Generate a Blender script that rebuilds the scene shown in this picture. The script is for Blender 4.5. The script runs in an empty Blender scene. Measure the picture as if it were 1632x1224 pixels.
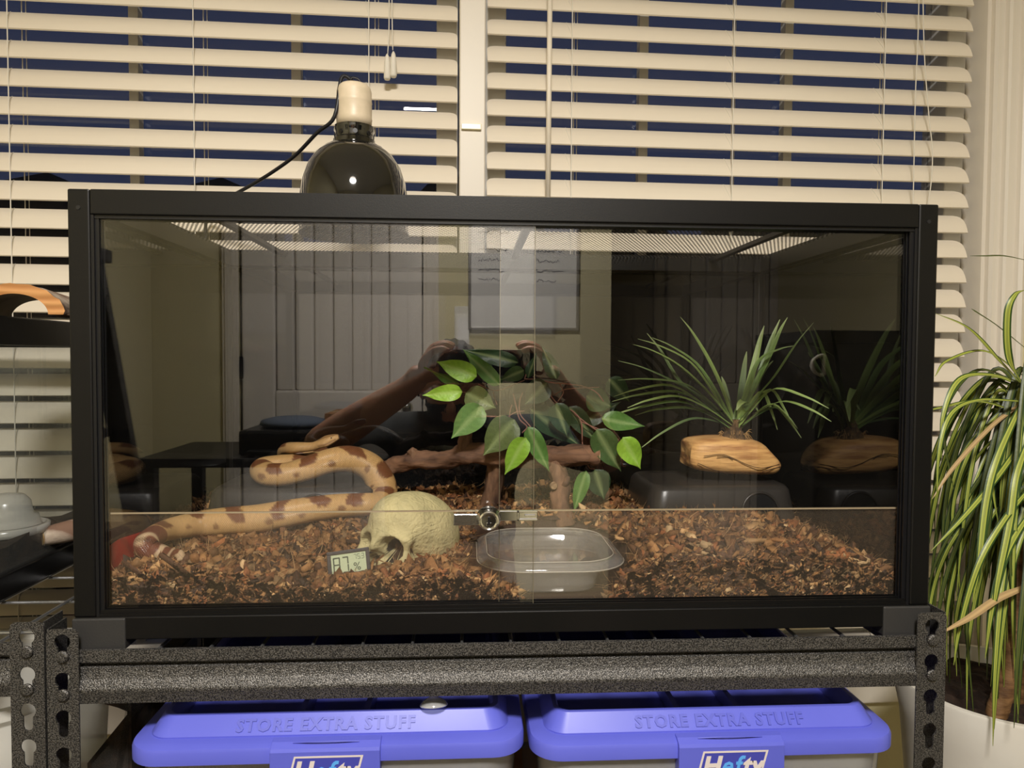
import bpy, bmesh, math, random
import numpy as np
from mathutils import Vector, Matrix, Euler
from math import sin, cos, pi, atan2, radians as R

random.seed(7); rng = np.random.default_rng(11)
scene = bpy.context.scene
col = scene.collection

# ------------------------------------------------------------------ camera
F_PX = 1150.0
Z0 = 0.91                                    # underside of the terrarium
CAM = Vector((-0.0497, -0.760, Z0 + 0.2935))
YAW, PIT, ROL = 0.0581, -0.0352, 0.0053
_F = Vector((sin(YAW)*cos(PIT), cos(YAW)*cos(PIT), sin(PIT)))
_R = Vector((cos(YAW), -sin(YAW), 0)); _U = _R.cross(_F)
_R2 = _R*cos(ROL) + _U*sin(ROL); _U2 = -_R*sin(ROL) + _U*cos(ROL)
cd = bpy.data.cameras.new('camera'); cam = bpy.data.objects.new('camera', cd); col.objects.link(cam)
cd.sensor_fit = 'HORIZONTAL'; cd.sensor_width = 36; cd.lens = 36*F_PX/1632; cd.clip_start = .004
M4 = Matrix((( _R2.x, _U2.x, -_F.x, CAM.x), (_R2.y, _U2.y, -_F.y, CAM.y), (_R2.z, _U2.z, -_F.z, CAM.z), (0, 0, 0, 1)))
cam.matrix_world = M4; scene.camera = cam

# ------------------------------------------------------------------ world, lights, exposure
w = bpy.data.worlds.new('world'); scene.world = w; w.use_nodes = True
bg = w.node_tree.nodes['Background']; bg.inputs[0].default_value = (.038, .050, .104, 1); bg.inputs[1].default_value = .55
def area(name, loc, rot, size, power, colr, shape='DISK'):
    l = bpy.data.lights.new(name, 'AREA'); l.shape = shape; l.size = size; l.energy = power; l.color = colr
    o = bpy.data.objects.new(name, l); o.location = loc; o.rotation_euler = rot; col.objects.link(o); return o
LX, LY = -0.05, -1.30
area('ceiling_lamp_light', (LX, LY, 2.282), (0, 0, 0), .34, 66, (1, .955, .90))
scene.view_settings.view_transform = 'Standard'; scene.view_settings.look = 'None'
scene.view_settings.gamma = 1; scene.view_settings.use_curve_mapping = False
scene.view_settings.exposure = 0.0
try:
    scene.cycles.max_bounces = 12; scene.cycles.transparent_max_bounces = 32; scene.cycles.caustics_reflective = False
except Exception: pass

def P(u, v, y):
    """point of the vertical plane at depth y seen at pixel (u, v)"""
    d = _F*F_PX + _R2*(u-816) - _U2*(v-612)
    return CAM + d*((y-CAM.y)/d.y)
def Mir(u, v, y):
    """point of the room at depth y (behind the lens) whose mirror image in the door glass is at (u, v)"""
    p = P(u, v, -y); return Vector((p.x, y, p.z))

# ------------------------------------------------------------------ materials
def lin(c):
    return tuple(((x/255)/12.92 if x/255 <= .04045 else ((x/255+.055)/1.055)**2.4) for x in c)
def nn(nt, t, **k):
    n = nt.nodes.new(t)
    for a, b in k.items(): setattr(n, a, b)
    return n
def mat(name, c, rough=.5, metal=0, c2=None, nscale=20, namt=1.0, bump=0, bscale=200, spec=.5, stretch=None,
        trans=0, alpha=1, coat=0, emit=None, estr=0, detail=6, sss=0, ramp=(.35, .65), btype='noise', ior=1.45):
    m = bpy.data.materials.new(name); m.use_nodes = True; nt = m.node_tree; b = nt.nodes['Principled BSDF']
    c = tuple(c)+(1,) if len(c) == 3 else c
    b.inputs['Base Color'].default_value = c; b.inputs['Roughness'].default_value = rough
    b.inputs['Metallic'].default_value = metal; b.inputs['Specular IOR Level'].default_value = spec
    b.inputs['Transmission Weight'].default_value = trans; b.inputs['Alpha'].default_value = alpha
    b.inputs['Coat Weight'].default_value = coat; b.inputs['IOR'].default_value = ior
    if sss: b.inputs['Subsurface Weight'].default_value = sss; b.inputs['Subsurface Scale'].default_value = .01
    if emit: b.inputs['Emission Color'].default_value = tuple(emit)+(1,); b.inputs['Emission Strength'].default_value = estr
    tc = nn(nt, 'ShaderNodeTexCoord'); mp = nn(nt, 'ShaderNodeMapping'); nt.links.new(tc.outputs['Object'], mp.inputs[0])
    if stretch: mp.inputs['Scale'].default_value = stretch
    if c2 is not None:
        n = nn(nt, 'ShaderNodeTexNoise'); n.inputs['Scale'].default_value = nscale; n.inputs['Detail'].default_value = detail
        nt.links.new(mp.outputs[0], n.inputs['Vector'])
        r = nn(nt, 'ShaderNodeValToRGB'); r.color_ramp.elements[0].position = ramp[0]; r.color_ramp.elements[1].position = ramp[1]
        r.color_ramp.elements[0].color = c; r.color_ramp.elements[1].color = tuple(c2)+(1,)
        nt.links.new(n.outputs['Fac'], r.inputs[0]); nt.links.new(r.outputs[0], b.inputs['Base Color'])
    if bump:
        if btype == 'noise':
            n = nn(nt, 'ShaderNodeTexNoise'); n.inputs['Detail'].default_value = 4; out = 'Fac'
        else:
            n = nn(nt, 'ShaderNodeTexVoronoi'); out = 'Distance'
        n.inputs['Scale'].default_value = bscale; nt.links.new(mp.outputs[0], n.inputs['Vector'])
        bp = nn(nt, 'ShaderNodeBump'); bp.inputs['Strength'].default_value = bump; bp.inputs['Distance'].default_value = .002
        nt.links.new(n.outputs[out], bp.inputs['Height']); nt.links.new(bp.outputs[0], b.inputs['Normal'])
    return m
def pane_mat(name, r0=.045, tint=(1, 1, 1), rough=0.0, haze=0.0, hazec=(.8, .8, .8)):
    """clear sheet: Schlick reflection over straight transparency (so light passes and casts no black shadow)"""
    m = bpy.data.materials.new(name); m.use_nodes = True; nt = m.node_tree; nt.nodes.clear()
    out = nn(nt, 'ShaderNodeOutputMaterial'); tr = nn(nt, 'ShaderNodeBsdfTransparent'); gl = nn(nt, 'ShaderNodeBsdfGlossy')
    tr.inputs[0].default_value = tuple(tint)+(1,); gl.inputs['Roughness'].default_value = rough
    g = nn(nt, 'ShaderNodeNewGeometry'); dot = nn(nt, 'ShaderNodeVectorMath', operation='DOT_PRODUCT')
    nt.links.new(g.outputs['Incoming'], dot.inputs[0]); nt.links.new(g.outputs['Normal'], dot.inputs[1])
    ab = nn(nt, 'ShaderNodeMath', operation='ABSOLUTE'); nt.links.new(dot.outputs['Value'], ab.inputs[0])
    su = nn(nt, 'ShaderNodeMath', operation='SUBTRACT'); su.inputs[0].default_value = 1; nt.links.new(ab.outputs[0], su.inputs[1])
    pw = nn(nt, 'ShaderNodeMath', operation='POWER'); nt.links.new(su.outputs[0], pw.inputs[0]); pw.inputs[1].default_value = 5
    ma = nn(nt, 'ShaderNodeMath', operation='MULTIPLY_ADD'); nt.links.new(pw.outputs[0], ma.inputs[0])
    ma.inputs[1].default_value = 1-r0; ma.inputs[2].default_value = r0
    mx = nn(nt, 'ShaderNodeMixShader'); nt.links.new(ma.outputs[0], mx.inputs[0]); nt.links.new(gl.outputs[0], mx.inputs[2])
    if haze:
        df = nn(nt, 'ShaderNodeBsdfDiffuse'); df.inputs[0].default_value = tuple(hazec)+(1,)
        m2 = nn(nt, 'ShaderNodeMixShader'); m2.inputs[0].default_value = haze
        if .05 < haze < .2:
            n = nn(nt, 'ShaderNodeTexNoise'); n.inputs['Scale'].default_value = 14
            mr = nn(nt, 'ShaderNodeMapRange'); mr.inputs[3].default_value = haze*.6; mr.inputs[4].default_value = haze*1.4
            nt.links.new(n.outputs['Fac'], mr.inputs[0]); nt.links.new(mr.outputs[0], m2.inputs[0])
        nt.links.new(tr.outputs[0], m2.inputs[1]); nt.links.new(df.outputs[0], m2.inputs[2]); nt.links.new(m2.outputs[0], mx.inputs[1])
    else: nt.links.new(tr.outputs[0], mx.inputs[1])
    nt.links.new(mx.outputs[0], out.inputs[0]); return m

M = {}
M['wall'] = mat('wall_paint', lin((212, 203, 165)), .7, bump=.15, bscale=300)
M['ceil'] = mat('ceiling_paint', (.78, .76, .72), .8)
M['trim'] = mat('trim_paint', lin((228, 220, 206)), .4)
M['vinyl'] = mat('window_vinyl', lin((226, 224, 218)), .45)
M['door'] = mat('door_paint', lin((228, 222, 214)), .42)
M['slat'] = mat('blind_slat', lin((240, 230, 212)), .38, c2=lin((233, 222, 203)), nscale=6, stretch=(.3, 3, 3))
M['cord'] = mat('blind_cord', lin((232, 226, 212)), .6)
M['carpet'] = mat('floor_carpet', lin((120, 108, 92)), .95, c2=lin((92, 84, 72)), nscale=60, bump=.6, bscale=400)
M['frame'] = mat('black_frame', lin((15, 14, 14)), .36, c2=lin((11, 11, 11)), nscale=8, bump=.05, bscale=900, spec=.38)
M['groove'] = mat('black_track', (.006, .006, .007), .35)
M['pad'] = mat('corner_pad_plastic', lin((48, 47, 46)), .5, bump=.1, bscale=500)
M['panel'] = mat('black_gloss_panel', (.006, .006, .0065), .03, spec=.6)
M['sidepanel'] = mat('black_side_panel', (.008, .008, .008), .12, spec=.4)
M['glass'] = pane_mat('door_glass', .055)
M['wglass'] = pane_mat('window_glass', .04)
M['acrylic'] = pane_mat('barrier_acrylic', .025, haze=.03, hazec=(.7, .55, .4))
M['chrome'] = mat('chrome', (.75, .75, .76), .12, 1)
M['chrome_brushed'] = mat('chrome_bar', (.5, .5, .5), .22, 1, bump=.1, bscale=600)
M['black'] = mat('black_plastic', (.012, .012, .013), .35)
M['lcd'] = mat('lcd_face', lin((190, 200, 165)), .3)
M['ink'] = mat('lcd_ink', lin((70, 80, 65)), .4)
M['meter'] = mat('meter_case', lin((58, 56, 58)), .45)
M['dome'] = mat('gloss_black_enamel', (.006, .006, .006), .06, coat=1, spec=.6)
M['ceramic'] = mat('porcelain_socket', lin((222, 205, 178)), .4, c2=lin((212, 196, 168)), nscale=60)
M['rubber'] = mat('black_cord', (.01, .01, .014), .4)
M['hide'] = mat('dark_hide_plastic', lin((58, 54, 50)), .3, c2=lin((48, 45, 42)), nscale=12, bump=.05, bscale=300)
M['red'] = mat('dark_red_plastic', lin((150, 26, 18)), .35)
M['tote'] = mat('blue_tote_plastic', lin((96, 102, 205)), .38, c2=lin((90, 96, 198)), nscale=5, spec=.4, bump=.03, bscale=60)
M['totedark'] = M['tote']
M['clear'] = pane_mat('clear_tote_plastic', .05, tint=(.93, .94, .96), rough=.12, haze=.3, hazec=(.75, .75, .76))
M['deli'] = pane_mat('clear_bowl_plastic', .09, tint=(.97, .97, .96), rough=.06, haze=.12, hazec=(.85, .83, .8))
M['frost'] = pane_mat('frosted_tub_plastic', .06, tint=(.9, .9, .88), rough=.2, haze=.55, hazec=(.85, .83, .76))
M['lefttank'] = pane_mat('side_tank_glass', .04, tint=(.95, .96, .96), haze=.04, hazec=(.6, .6, .55))
M['water'] = pane_mat('water_surface', .05)
M['suction'] = pane_mat('clear_vinyl', .09, tint=(.9, .92, .92), rough=.03, haze=.35)
M['pot'] = mat('white_pot', lin((222, 218, 208)), .45, c2=lin((212, 206, 194)), nscale=9)
M['soil'] = mat('dark_soil', lin((52, 34, 24)), .9, c2=lin((28, 18, 13)), nscale=60, bump=.9, bscale=130)
M['cane'] = mat('plant_cane', lin((150, 112, 72)), .7, c2=lin((96, 66, 40)), nscale=30, stretch=(1, 1, 4), bump=.6, bscale=80)
M['shelfpaint'] = None
M['white'] = mat('white_print', lin((215, 205, 200)), .5)
M['lblue'] = mat('light_blue_print', lin((90, 165, 235)), .5)
M['blueprint'] = mat('blue_print', lin((66, 70, 165)), .45)
M['cardboard'] = mat('cardboard', lin((165, 118, 76)), .8, c2=lin((150, 104, 64)), nscale=15)
M['skin'] = mat('skin', lin((222, 168, 138)), .5, c2=lin((210, 150, 120)), nscale=18, sss=.1, bump=.1, bscale=150)
M['shirt'] = mat('charcoal_tee', lin((62, 64, 64)), .9, bump=.3, bscale=60)
M['trouser'] = mat('dark_jeans', lin((34, 38, 52)), .9, bump=.3, bscale=500)
M['hair'] = mat('dark_hair', (.008, .006, .005), .6, bump=.8, bscale=200)
M['eye'] = mat('eye', (.01, .008, .006), .1)
M['board'] = mat('whiteboard_face', lin((232, 230, 226)), .25)
M['marker'] = mat('dark_marker', lin((60, 62, 80)), .6)
M['bark'] = mat('bark', lin((120, 92, 74)), .85, c2=lin((205, 190, 170)), nscale=22, stretch=(.4, 1, 1), bump=1, bscale=60, ramp=(.5, .7))
M['mulch'] = mat('dark_bedding', lin((58, 44, 32)), .95, c2=lin((24, 19, 15)), nscale=50, bump=1, bscale=90)
M['darkfurn'] = mat('dark_furniture', lin((36, 34, 33)), .45)
M['halldoor'] = mat('hall_door_paint', lin((214, 206, 196)), .5)
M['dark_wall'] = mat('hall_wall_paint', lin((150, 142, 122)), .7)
M['needle'] = mat('dark_foliage', lin((60, 84, 50)), .7, c2=lin((36, 54, 34)), nscale=30)
M['hedge'] = mat('night_foliage', lin((30, 36, 34)), .9, c2=lin((18, 22, 22)), nscale=4)
M['wire'] = mat('wire_steel', lin((150, 150, 150)), .3, .8)
M['bronze'] = mat('dark_hinge', (.02, .018, .016), .4, .6)

def hammered():
    m = bpy.data.materials.new('hammered_grey_paint'); m.use_nodes = True; nt = m.node_tree; b = nt.nodes['Principled BSDF']
    tc = nn(nt, 'ShaderNodeTexCoord'); n = nn(nt, 'ShaderNodeTexNoise'); n.inputs['Scale'].default_value = 780; n.inputs['Detail'].default_value = 2
    nt.links.new(tc.outputs['Object'], n.inputs['Vector'])
    r = nn(nt, 'ShaderNodeValToRGB'); r.color_ramp.elements[0].position = .42; r.color_ramp.elements[1].position = .6
    r.color_ramp.elements[0].color = (.028, .027, .026, 1); r.color_ramp.elements[1].color = (.155, .146, .135, 1)
    nt.links.new(n.outputs['Fac'], r.inputs[0]); nt.links.new(r.outputs[0], b.inputs['Base Color'])
    bp = nn(nt, 'ShaderNodeBump'); bp.inputs['Strength'].default_value = .75; bp.inputs['Distance'].default_value = .0012
    nt.links.new(n.outputs['Fac'], bp.inputs['Height']); nt.links.new(bp.outputs[0], b.inputs['Normal'])
    b.inputs['Roughness'].default_value = .33; b.inputs['Metallic'].default_value = .55
    return m
M['ham'] = hammered()

def attr_mat(name, rough=.6, bump=0, bscale=400, sss=0, spec=.4, var=None, trans=0):
    m = bpy.data.materials.new(name); m.use_nodes = True; nt = m.node_tree; b = nt.nodes['Principled BSDF']
    a = nn(nt, 'ShaderNodeVertexColor', layer_name='tone'); nt.links.new(a.outputs[0], b.inputs['Base Color'])
    b.inputs['Roughness'].default_value = rough; b.inputs['Specular IOR Level'].default_value = spec
    if sss: b.inputs['Subsurface Weight'].default_value = sss; b.inputs['Subsurface Scale'].default_value = .004
    if bump:
        tc = nn(nt, 'ShaderNodeTexCoord'); n = nn(nt, 'ShaderNodeTexNoise'); n.inputs['Scale'].default_value = bscale
        nt.links.new(tc.outputs['Object'], n.inputs['Vector']); bp = nn(nt, 'ShaderNodeBump')
        bp.inputs['Strength'].default_value = bump; bp.inputs['Distance'].default_value = .002
        nt.links.new(n.outputs['Fac'], bp.inputs['Height']); nt.links.new(bp.outputs[0], b.inputs['Normal'])
    return m
M['husk'] = attr_mat('coconut_husk', .75, .5, 500)
M['leaf'] = attr_mat('silk_leaf', .42, .25, 350)
M['blade'] = attr_mat('blade_leaf', .4, .15, 300)

def wood_mat(name, a, b_, dark, scale=9, dist=5, rough=.55, rot=(0, 0, 0), st=(1, 1, 6)):
    m = bpy.data.materials.new(name); m.use_nodes = True; nt = m.node_tree; b = nt.nodes['Principled BSDF']
    tc = nn(nt, 'ShaderNodeTexCoord'); mp = nn(nt, 'ShaderNodeMapping'); mp.inputs['Scale'].default_value = st; mp.inputs['Rotation'].default_value = rot
    nt.links.new(tc.outputs['Object'], mp.inputs[0])
    n = nn(nt, 'ShaderNodeTexNoise'); n.inputs['Scale'].default_value = scale; n.inputs['Detail'].default_value = 8; n.inputs['Distortion'].default_value = dist*.12
    nt.links.new(mp.outputs[0], n.inputs['Vector'])
    wv = nn(nt, 'ShaderNodeTexWave', bands_direction='Z'); wv.inputs['Scale'].default_value = scale*.7; wv.inputs['Distortion'].default_value = dist
    wv.inputs['Detail'].default_value = 3; wv.inputs['Detail Scale'].default_value = .8
    nt.links.new(mp.outputs[0], wv.inputs['Vector'])
    r = nn(nt, 'ShaderNodeValToRGB'); e = r.color_ramp.elements; e[0].position = .0; e[0].color = tuple(dark)+(1,); e[1].position = 1; e[1].color = tuple(a)+(1,)
    k = e.new(.12); k.color = tuple(b_)+(1,)
    mx = nn(nt, 'ShaderNodeMath', operation='MULTIPLY_ADD'); nt.links.new(n.outputs['Fac'], mx.inputs[0]); mx.inputs[1].default_value = .6
    ml = nn(nt, 'ShaderNodeMath', operation='MULTIPLY'); nt.links.new(wv.outputs['Fac'], ml.inputs[0]); ml.inputs[1].default_value = .65
    nt.links.new(ml.outputs[0], mx.inputs[2]); nt.links.new(mx.outputs[0], r.inputs[0]); nt.links.new(r.outputs[0], b.inputs['Base Color'])
    bp = nn(nt, 'ShaderNodeBump'); bp.inputs['Strength'].default_value = .5; bp.inputs['Distance'].default_value = .003
    nt.links.new(mx.outputs[0], bp.inputs['Height']); nt.links.new(bp.outputs[0], b.inputs['Normal'])
    b.inputs['Roughness'].default_value = rough; return m
M['olive_wood'] = mat('olive_wood', lin((232, 182, 116)), .5, c2=lin((160, 104, 58)), nscale=34, stretch=(.45, .8, 3.4), detail=9, ramp=(.44, .68), bump=.5, bscale=90)
M['drift'] = mat('driftwood', lin((134, 98, 72)), .8, c2=lin((62, 42, 32)), nscale=60, stretch=(.25, 1.2, 1.2), bump=.9, bscale=120, ramp=(.38, .68))
M['driftleg'] = mat('driftwood_leg', lin((138, 104, 78)), .8, c2=lin((66, 45, 34)), nscale=60, stretch=(1.2, 1.2, .25), bump=.9, bscale=120, ramp=(.38, .68))
M['archwood'] = wood_mat('arch_wood', lin((205, 150, 92)), lin((170, 112, 60)), lin((90, 52, 28)), 14, 5, st=(1, 1, 3))

# ------------------------------------------------------------------ mesh helpers
class MB:
    def __init__(s): s.v = []; s.f = []
    def add(s, vs, fs):
        o = len(s.v); s.v += [tuple(p) for p in vs]; s.f += [tuple(i+o for i in f) for f in fs]; return s
    def box(s, x0, x1, y0, y1, z0, z1):
        return s.add([(x0, y0, z0), (x1, y0, z0), (x1, y1, z0), (x0, y1, z0), (x0, y0, z1), (x1, y0, z1), (x1, y1, z1), (x0, y1, z1)],
                     [(0, 3, 2, 1), (4, 5, 6, 7), (0, 1, 5, 4), (1, 2, 6, 5), (2, 3, 7, 6), (3, 0, 4, 7)])
    def tube(s, pts, rad, n=10, cap=True, flat=1.0, up=Vector((0, 0, 1))):
        pts = [Vector(p) for p in pts]; m = len(pts); rad = [rad]*m if isinstance(rad, (int, float)) else rad
        vs = []; fs = []
        pn = None
        for i, p in enumerate(pts):
            t = (pts[min(i+1, m-1)]-pts[max(i-1, 0)]).normalized()
            if pn is None:
                a = up if abs(t.dot(up)) < .95 else Vector((1, 0, 0)); pn = (a-t*a.dot(t)).normalized()
            else: pn = (pn-t*pn.dot(t)).normalized()
            bn = t.cross(pn)
            for k in range(n):
                an = 2*pi*k/n; vs.append(p+(pn*sin(an)*flat+bn*cos(an))*rad[i])
        for i in range(m-1):
            for k in range(n):
                a = i*n+k; b = i*n+(k+1) % n; fs.append((a, b, b+n, a+n))
        if cap: fs.append(tuple(range(n))[::-1]); fs.append(tuple((m-1)*n+k for k in range(n)))
        return s.add(vs, fs)
    def lathe(s, prof, c, n=40, closed=False):
        c = Vector(c); vs = []; fs = []; m = len(prof)
        for r, z in prof:
            for k in range(n): vs.append((c.x+r*cos(2*pi*k/n), c.y+r*sin(2*pi*k/n), c.z+z))
        for i in range(m-1):
            for k in range(n):
                a = i*n+k; b = i*n+(k+1) % n; fs.append((a, b, b+n, a+n))
        if prof[0][0] > 1e-5: fs.append(tuple(range(n))[::-1])
        if prof[-1][0] > 1e-5: fs.append(tuple((m-1)*n+k for k in range(n)))
        return s.add(vs, fs)
    def loft(s, loops, capa=True, capb=True):
        n = len(loops[0]); vs = [p for l in loops for p in l]; fs = []
        for i in range(len(loops)-1):
            for k in range(n):
                a = i*n+k; b = i*n+(k+1) % n; fs.append((a, b, b+n, a+n))
        if capa: fs.append(tuple(range(n))[::-1])
        if capb: fs.append(tuple((len(loops)-1)*n+k for k in range(n)))
        return s.add(vs, fs)
    def prism_x(s, prof, x0, x1):   # prof in (y, z)
        return s.loft([[(x0, y, z) for y, z in prof], [(x1, y, z) for y, z in prof]])
    def prism_z(s, prof, z0, z1):   # prof in (x, y)
        return s.loft([[(x, y, z0) for x, y in prof], [(x, y, z1) for x, y in prof]])

def rrect(cx, cy, hx, hy, r, z, n=6):
    r = min(r, hx-1e-4, hy-1e-4); o = []
    for qx, qy, a0 in ((1, 1, 0), (-1, 1, 90), (-1, -1, 180), (1, -1, 270)):
        for k in range(n+1):
            a = R(a0+90*k/n); o.append((cx+qx*(hx-r)+r*cos(a), cy+qy*(hy-r)+r*sin(a), z))
    return o

def worigin(o):
    v = Vector((0, 0, 0))
    while o is not None: v = v+o.location; o = o.parent
    return v
def build(name, mb, material, parent=None, bevel=0, smooth=False, seg=2, origin=None, subsurf=0, autosm=None, colors=None, uv=None):
    v = mb.v if isinstance(mb, MB) else mb[0]; f = mb.f if isinstance(mb, MB) else mb[1]
    va = np.array([tuple(p) for p in v], dtype=float)
    if parent is not None: og = worigin(parent)
    elif origin is not None: og = Vector(origin)
    else: og = Vector(((va[:, 0].min()+va[:, 0].max())/2, (va[:, 1].min()+va[:, 1].max())/2, va[:, 2].min()))
    va = va-np.array(og)
    me = bpy.data.meshes.new(name); me.from_pydata(va.tolist(), [], [list(x) for x in f])
    if colors is not None:
        ca = me.color_attributes.new('tone', 'FLOAT_COLOR', 'POINT'); cc = np.ones((len(va), 4)); cc[:, :3] = colors
        ca.data.foreach_set('color', cc.ravel())
    me.validate()
    me.materials.append(material)
    o = bpy.data.objects.new(name, me); col.objects.link(o)
    if parent is not None: o.parent = parent
    else: o.location = og
    if smooth: me.shade_smooth()
    if autosm: me.shade_smooth(); me.set_sharp_from_angle(angle=R(autosm))
    if bevel:
        b = o.modifiers.new('bevel', 'BEVEL'); b.width = bevel; b.segments = seg; b.limit_method = 'ANGLE'; b.angle_limit = R(40)
    if subsurf:
        b = o.modifiers.new('sub', 'SUBSURF'); b.levels = subsurf; b.render_levels = subsurf
    return o
def thing(name, label, cat, loc=(0, 0, 0), group=None):
    o = bpy.data.objects.new(name, None); o.location = loc; o.empty_display_size = .05; col.objects.link(o)
    o['label'] = label; o['category'] = cat
    if group: o['group'] = group
    return o
def tag(o, label, cat, group=None, kind=None):
    o['label'] = label; o['category'] = cat
    if group: o['group'] = group
    if kind: o['kind'] = kind
    return o
def struct(o): o['kind'] = 'structure'; return o
def catmull(pts, sub=8):
    pts = [np.array(p, float) for p in pts]; out = []
    q = [2*pts[0]-pts[1]]+pts+[2*pts[-1]-pts[-2]]
    for i in range(1, len(q)-2):
        for k in range(sub):
            t = k/sub; a, b, c, d = q[i-1:i+3]
            out.append(.5*((2*b)+(-a+c)*t+(2*a-5*b+4*c-d)*t*t+(-a+3*b-3*c+d)*t**3))
    out.append(pts[-1]); return out
def fromcurve(name, cu, material, parent, mw):
    """turn a 2D/text curve into a mesh placed by the matrix mw (world)"""
    t = bpy.data.objects.new('tmp', cu); col.objects.link(t); dg = bpy.context.evaluated_depsgraph_get()
    me = bpy.data.meshes.new_from_object(t.evaluated_get(dg)); col.objects.unlink(t); bpy.data.objects.remove(t)
    og = worigin(parent) if parent is not None else mw.translation.copy()
    me.transform(Matrix.Translation(-og) @ mw); me.materials.clear(); me.materials.append(material); me.name = name
    o = bpy.data.objects.new(name, me); col.objects.link(o)
    if parent is not None: o.parent = parent
    else: o.location = og
    return o
def text(name, s, size, material, parent, loc, ext=.0004, shear=0, rot=(pi/2, 0, 0), bold=0, align='CENTER', space=1):
    cu = bpy.data.curves.new('t', 'FONT'); cu.body = s; cu.size = size; cu.extrude = ext; cu.align_x = align; cu.shear = shear
    cu.offset = bold; cu.space_character = space; cu.resolution_u = 2
    return fromcurve(name, cu, material, parent, Matrix.Translation(loc) @ Euler(rot).to_matrix().to_4x4())
def plate(name, outlines, thick, material, parent, mw):
    """2D plate with holes: outlines are lists of (x, y), first is the rim"""
    cu = bpy.data.curves.new('p', 'CURVE'); cu.dimensions = '2D'; cu.fill_mode = 'BOTH'; cu.extrude = thick/2
    for ol in outlines:
        sp = cu.splines.new('POLY'); sp.points.add(len(ol)-1); sp.use_cyclic_u = True
        for p, (x, y) in zip(sp.points, ol): p.co = (x, y, 0, 1)
    return fromcurve(name, cu, material, parent, mw)
def copy_tree(o, parent=None):
    c = o.copy(); col.objects.link(c); c.parent = parent
    for ch in list(o.children): copy_tree(ch, c)
    return c

# ================================================================== the window wall (turned a little against the terrarium)
WR = .035
def Wv(p): return (p[0]*cos(WR)-p[1]*sin(WR), .50+p[0]*sin(WR)+p[1]*cos(WR), p[2])
def Wm(mb): mb.v = [Wv(p) for p in mb.v]; return mb
def Pw(u, v, yl=0.0):
    d = _F*F_PX + _R2*(u-816) - _U2*(v-612); n = Vector((-sin(WR), cos(WR), 0)); o = Vector((0, .5, 0))+n*yl
    p = CAM+d*((o-CAM).dot(n)/d.dot(n)); q = p-Vector((0, .5, 0)); return Vector((q.x*cos(WR)+q.y*sin(WR), yl, p.z))
XL, XR, ZB, ZT, JD = -1.08, .905, .655, 2.02, .10      # window opening, local
FX0, FX1, FY0, ZC = -1.35, 1.75, -2.26, 2.372           # room
mb = MB().box(-1.42, XL, 0, .16, 0, ZC).box(XR, 1.85, 0, .16, 0, ZC).box(XL, XR, 0, .16, 0, ZB).box(XL, XR, 0, .16, ZT, ZC)
struct(build('wall_back', Wm(mb), M['wall']))
struct(build('floor', MB().box(FX0-.1, 1.85, -3.6, .75, -.06, 0), M['carpet']))
struct(build('ceiling', MB().box(FX0-.1, 1.85, -3.6, .75, ZC, ZC+.06), M['ceil']))
struct(build('wall_left', MB().box(FX0-.1, FX0, -3.6, .60, 0, ZC), M['wall']))
struct(build('wall_right', MB().box(FX1, FX1+.1, -3.6, .70, 0, ZC), M['wall']))
# wall with door behind the lens, recessed passage on the right
dl = Mir(382, 560, FY0).x; dr = Mir(672, 560, FY0).x; we = Mir(975, 560, FY0).x
tl = Mir(350, 560, FY0).x; tr_ = Mir(712, 560, FY0).x
DH = 2.03
mb = MB().box(FX0, dl-.012, FY0-.12, FY0, 0, ZC).box(dr+.012, we, FY0-.12, FY0, 0, ZC).box(dl-.012, dr+.012, FY0-.12, FY0, DH+.01, ZC)
struct(build('wall_front', mb, M['wall']))
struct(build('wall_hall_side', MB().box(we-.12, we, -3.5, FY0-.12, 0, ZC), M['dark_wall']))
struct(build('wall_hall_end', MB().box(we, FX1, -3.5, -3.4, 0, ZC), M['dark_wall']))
def door(name, x0, x1, y, handle_right, m, nplank=6):
    """panel door with vertical planking; front face looks to +y"""
    wd = x1-x0; st = .135
    d = struct(build(name, MB().box(x0, x1, y-.05, y-.022, .01, DH), m, bevel=.001))
    for nm, a in (('stile', (x0, x0+st, .01, DH)), ('stile', (x1-st, x1, .01, DH)), ('rail', (x0+st, x1-st, 1.86, DH)), ('rail', (x0+st, x1-st, .90, 1.066)), ('rail', (x0+st, x1-st, .01, .22))):
        build(nm, MB().box(a[0], a[1], y-.022, y, a[2], a[3]), m, d, bevel=.009)
    for z0, z1 in ((1.066, 1.86), (.22, .90)):
        pw_ = (wd-2*st-.004)/nplank
        for k in range(nplank):
            a = x0+st+.002+k*pw_
            build('plank', MB().box(a+.004, a+pw_-.004, y-.022, y-.008, z0+.001, z1-.001), m, d, bevel=.006)
    hx = x1-.06 if handle_right else x0+.06
    build('door_handle', MB().add([(hx+q[0], y+q[2], 1.0+q[1]) for q in MB().lathe([(.001, 0), (.012, .004), (.012, .03), (.027, .045), (.027, .06), (.001, .072)], (0, 0, 0), 20).v], MB().lathe([(0.001, 0)]*6, (0, 0, 0), 20).f), M['chrome'], d, smooth=True)
    for z in (1.16, 1.82, .3):
        xx = x0 if handle_right else x1
        build('hinge', MB().tube([(xx, y+.006, z-.045), (xx, y+.006, z+.045)], .008), M['bronze'], d)
    return d
door('door_1', dl, dr, FY0-.01, True, M['door'])
def casing(name, x0, x1, y, m, wdt=.07):
    mb = MB()
    for a, b in ((x0-wdt, x0-.006), (x1+.006, x1+wdt)):
        mb.box(a, b, y, y+.016, 0, DH+.07); mb.box(a+.012, b-.012, y+.016, y+.022, 0, DH+.058)
    mb.box(x0-.006, x1+.006, y, y+.016, DH+.008, DH+.07)
    return struct(build(name, mb, m, bevel=.003))
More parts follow.
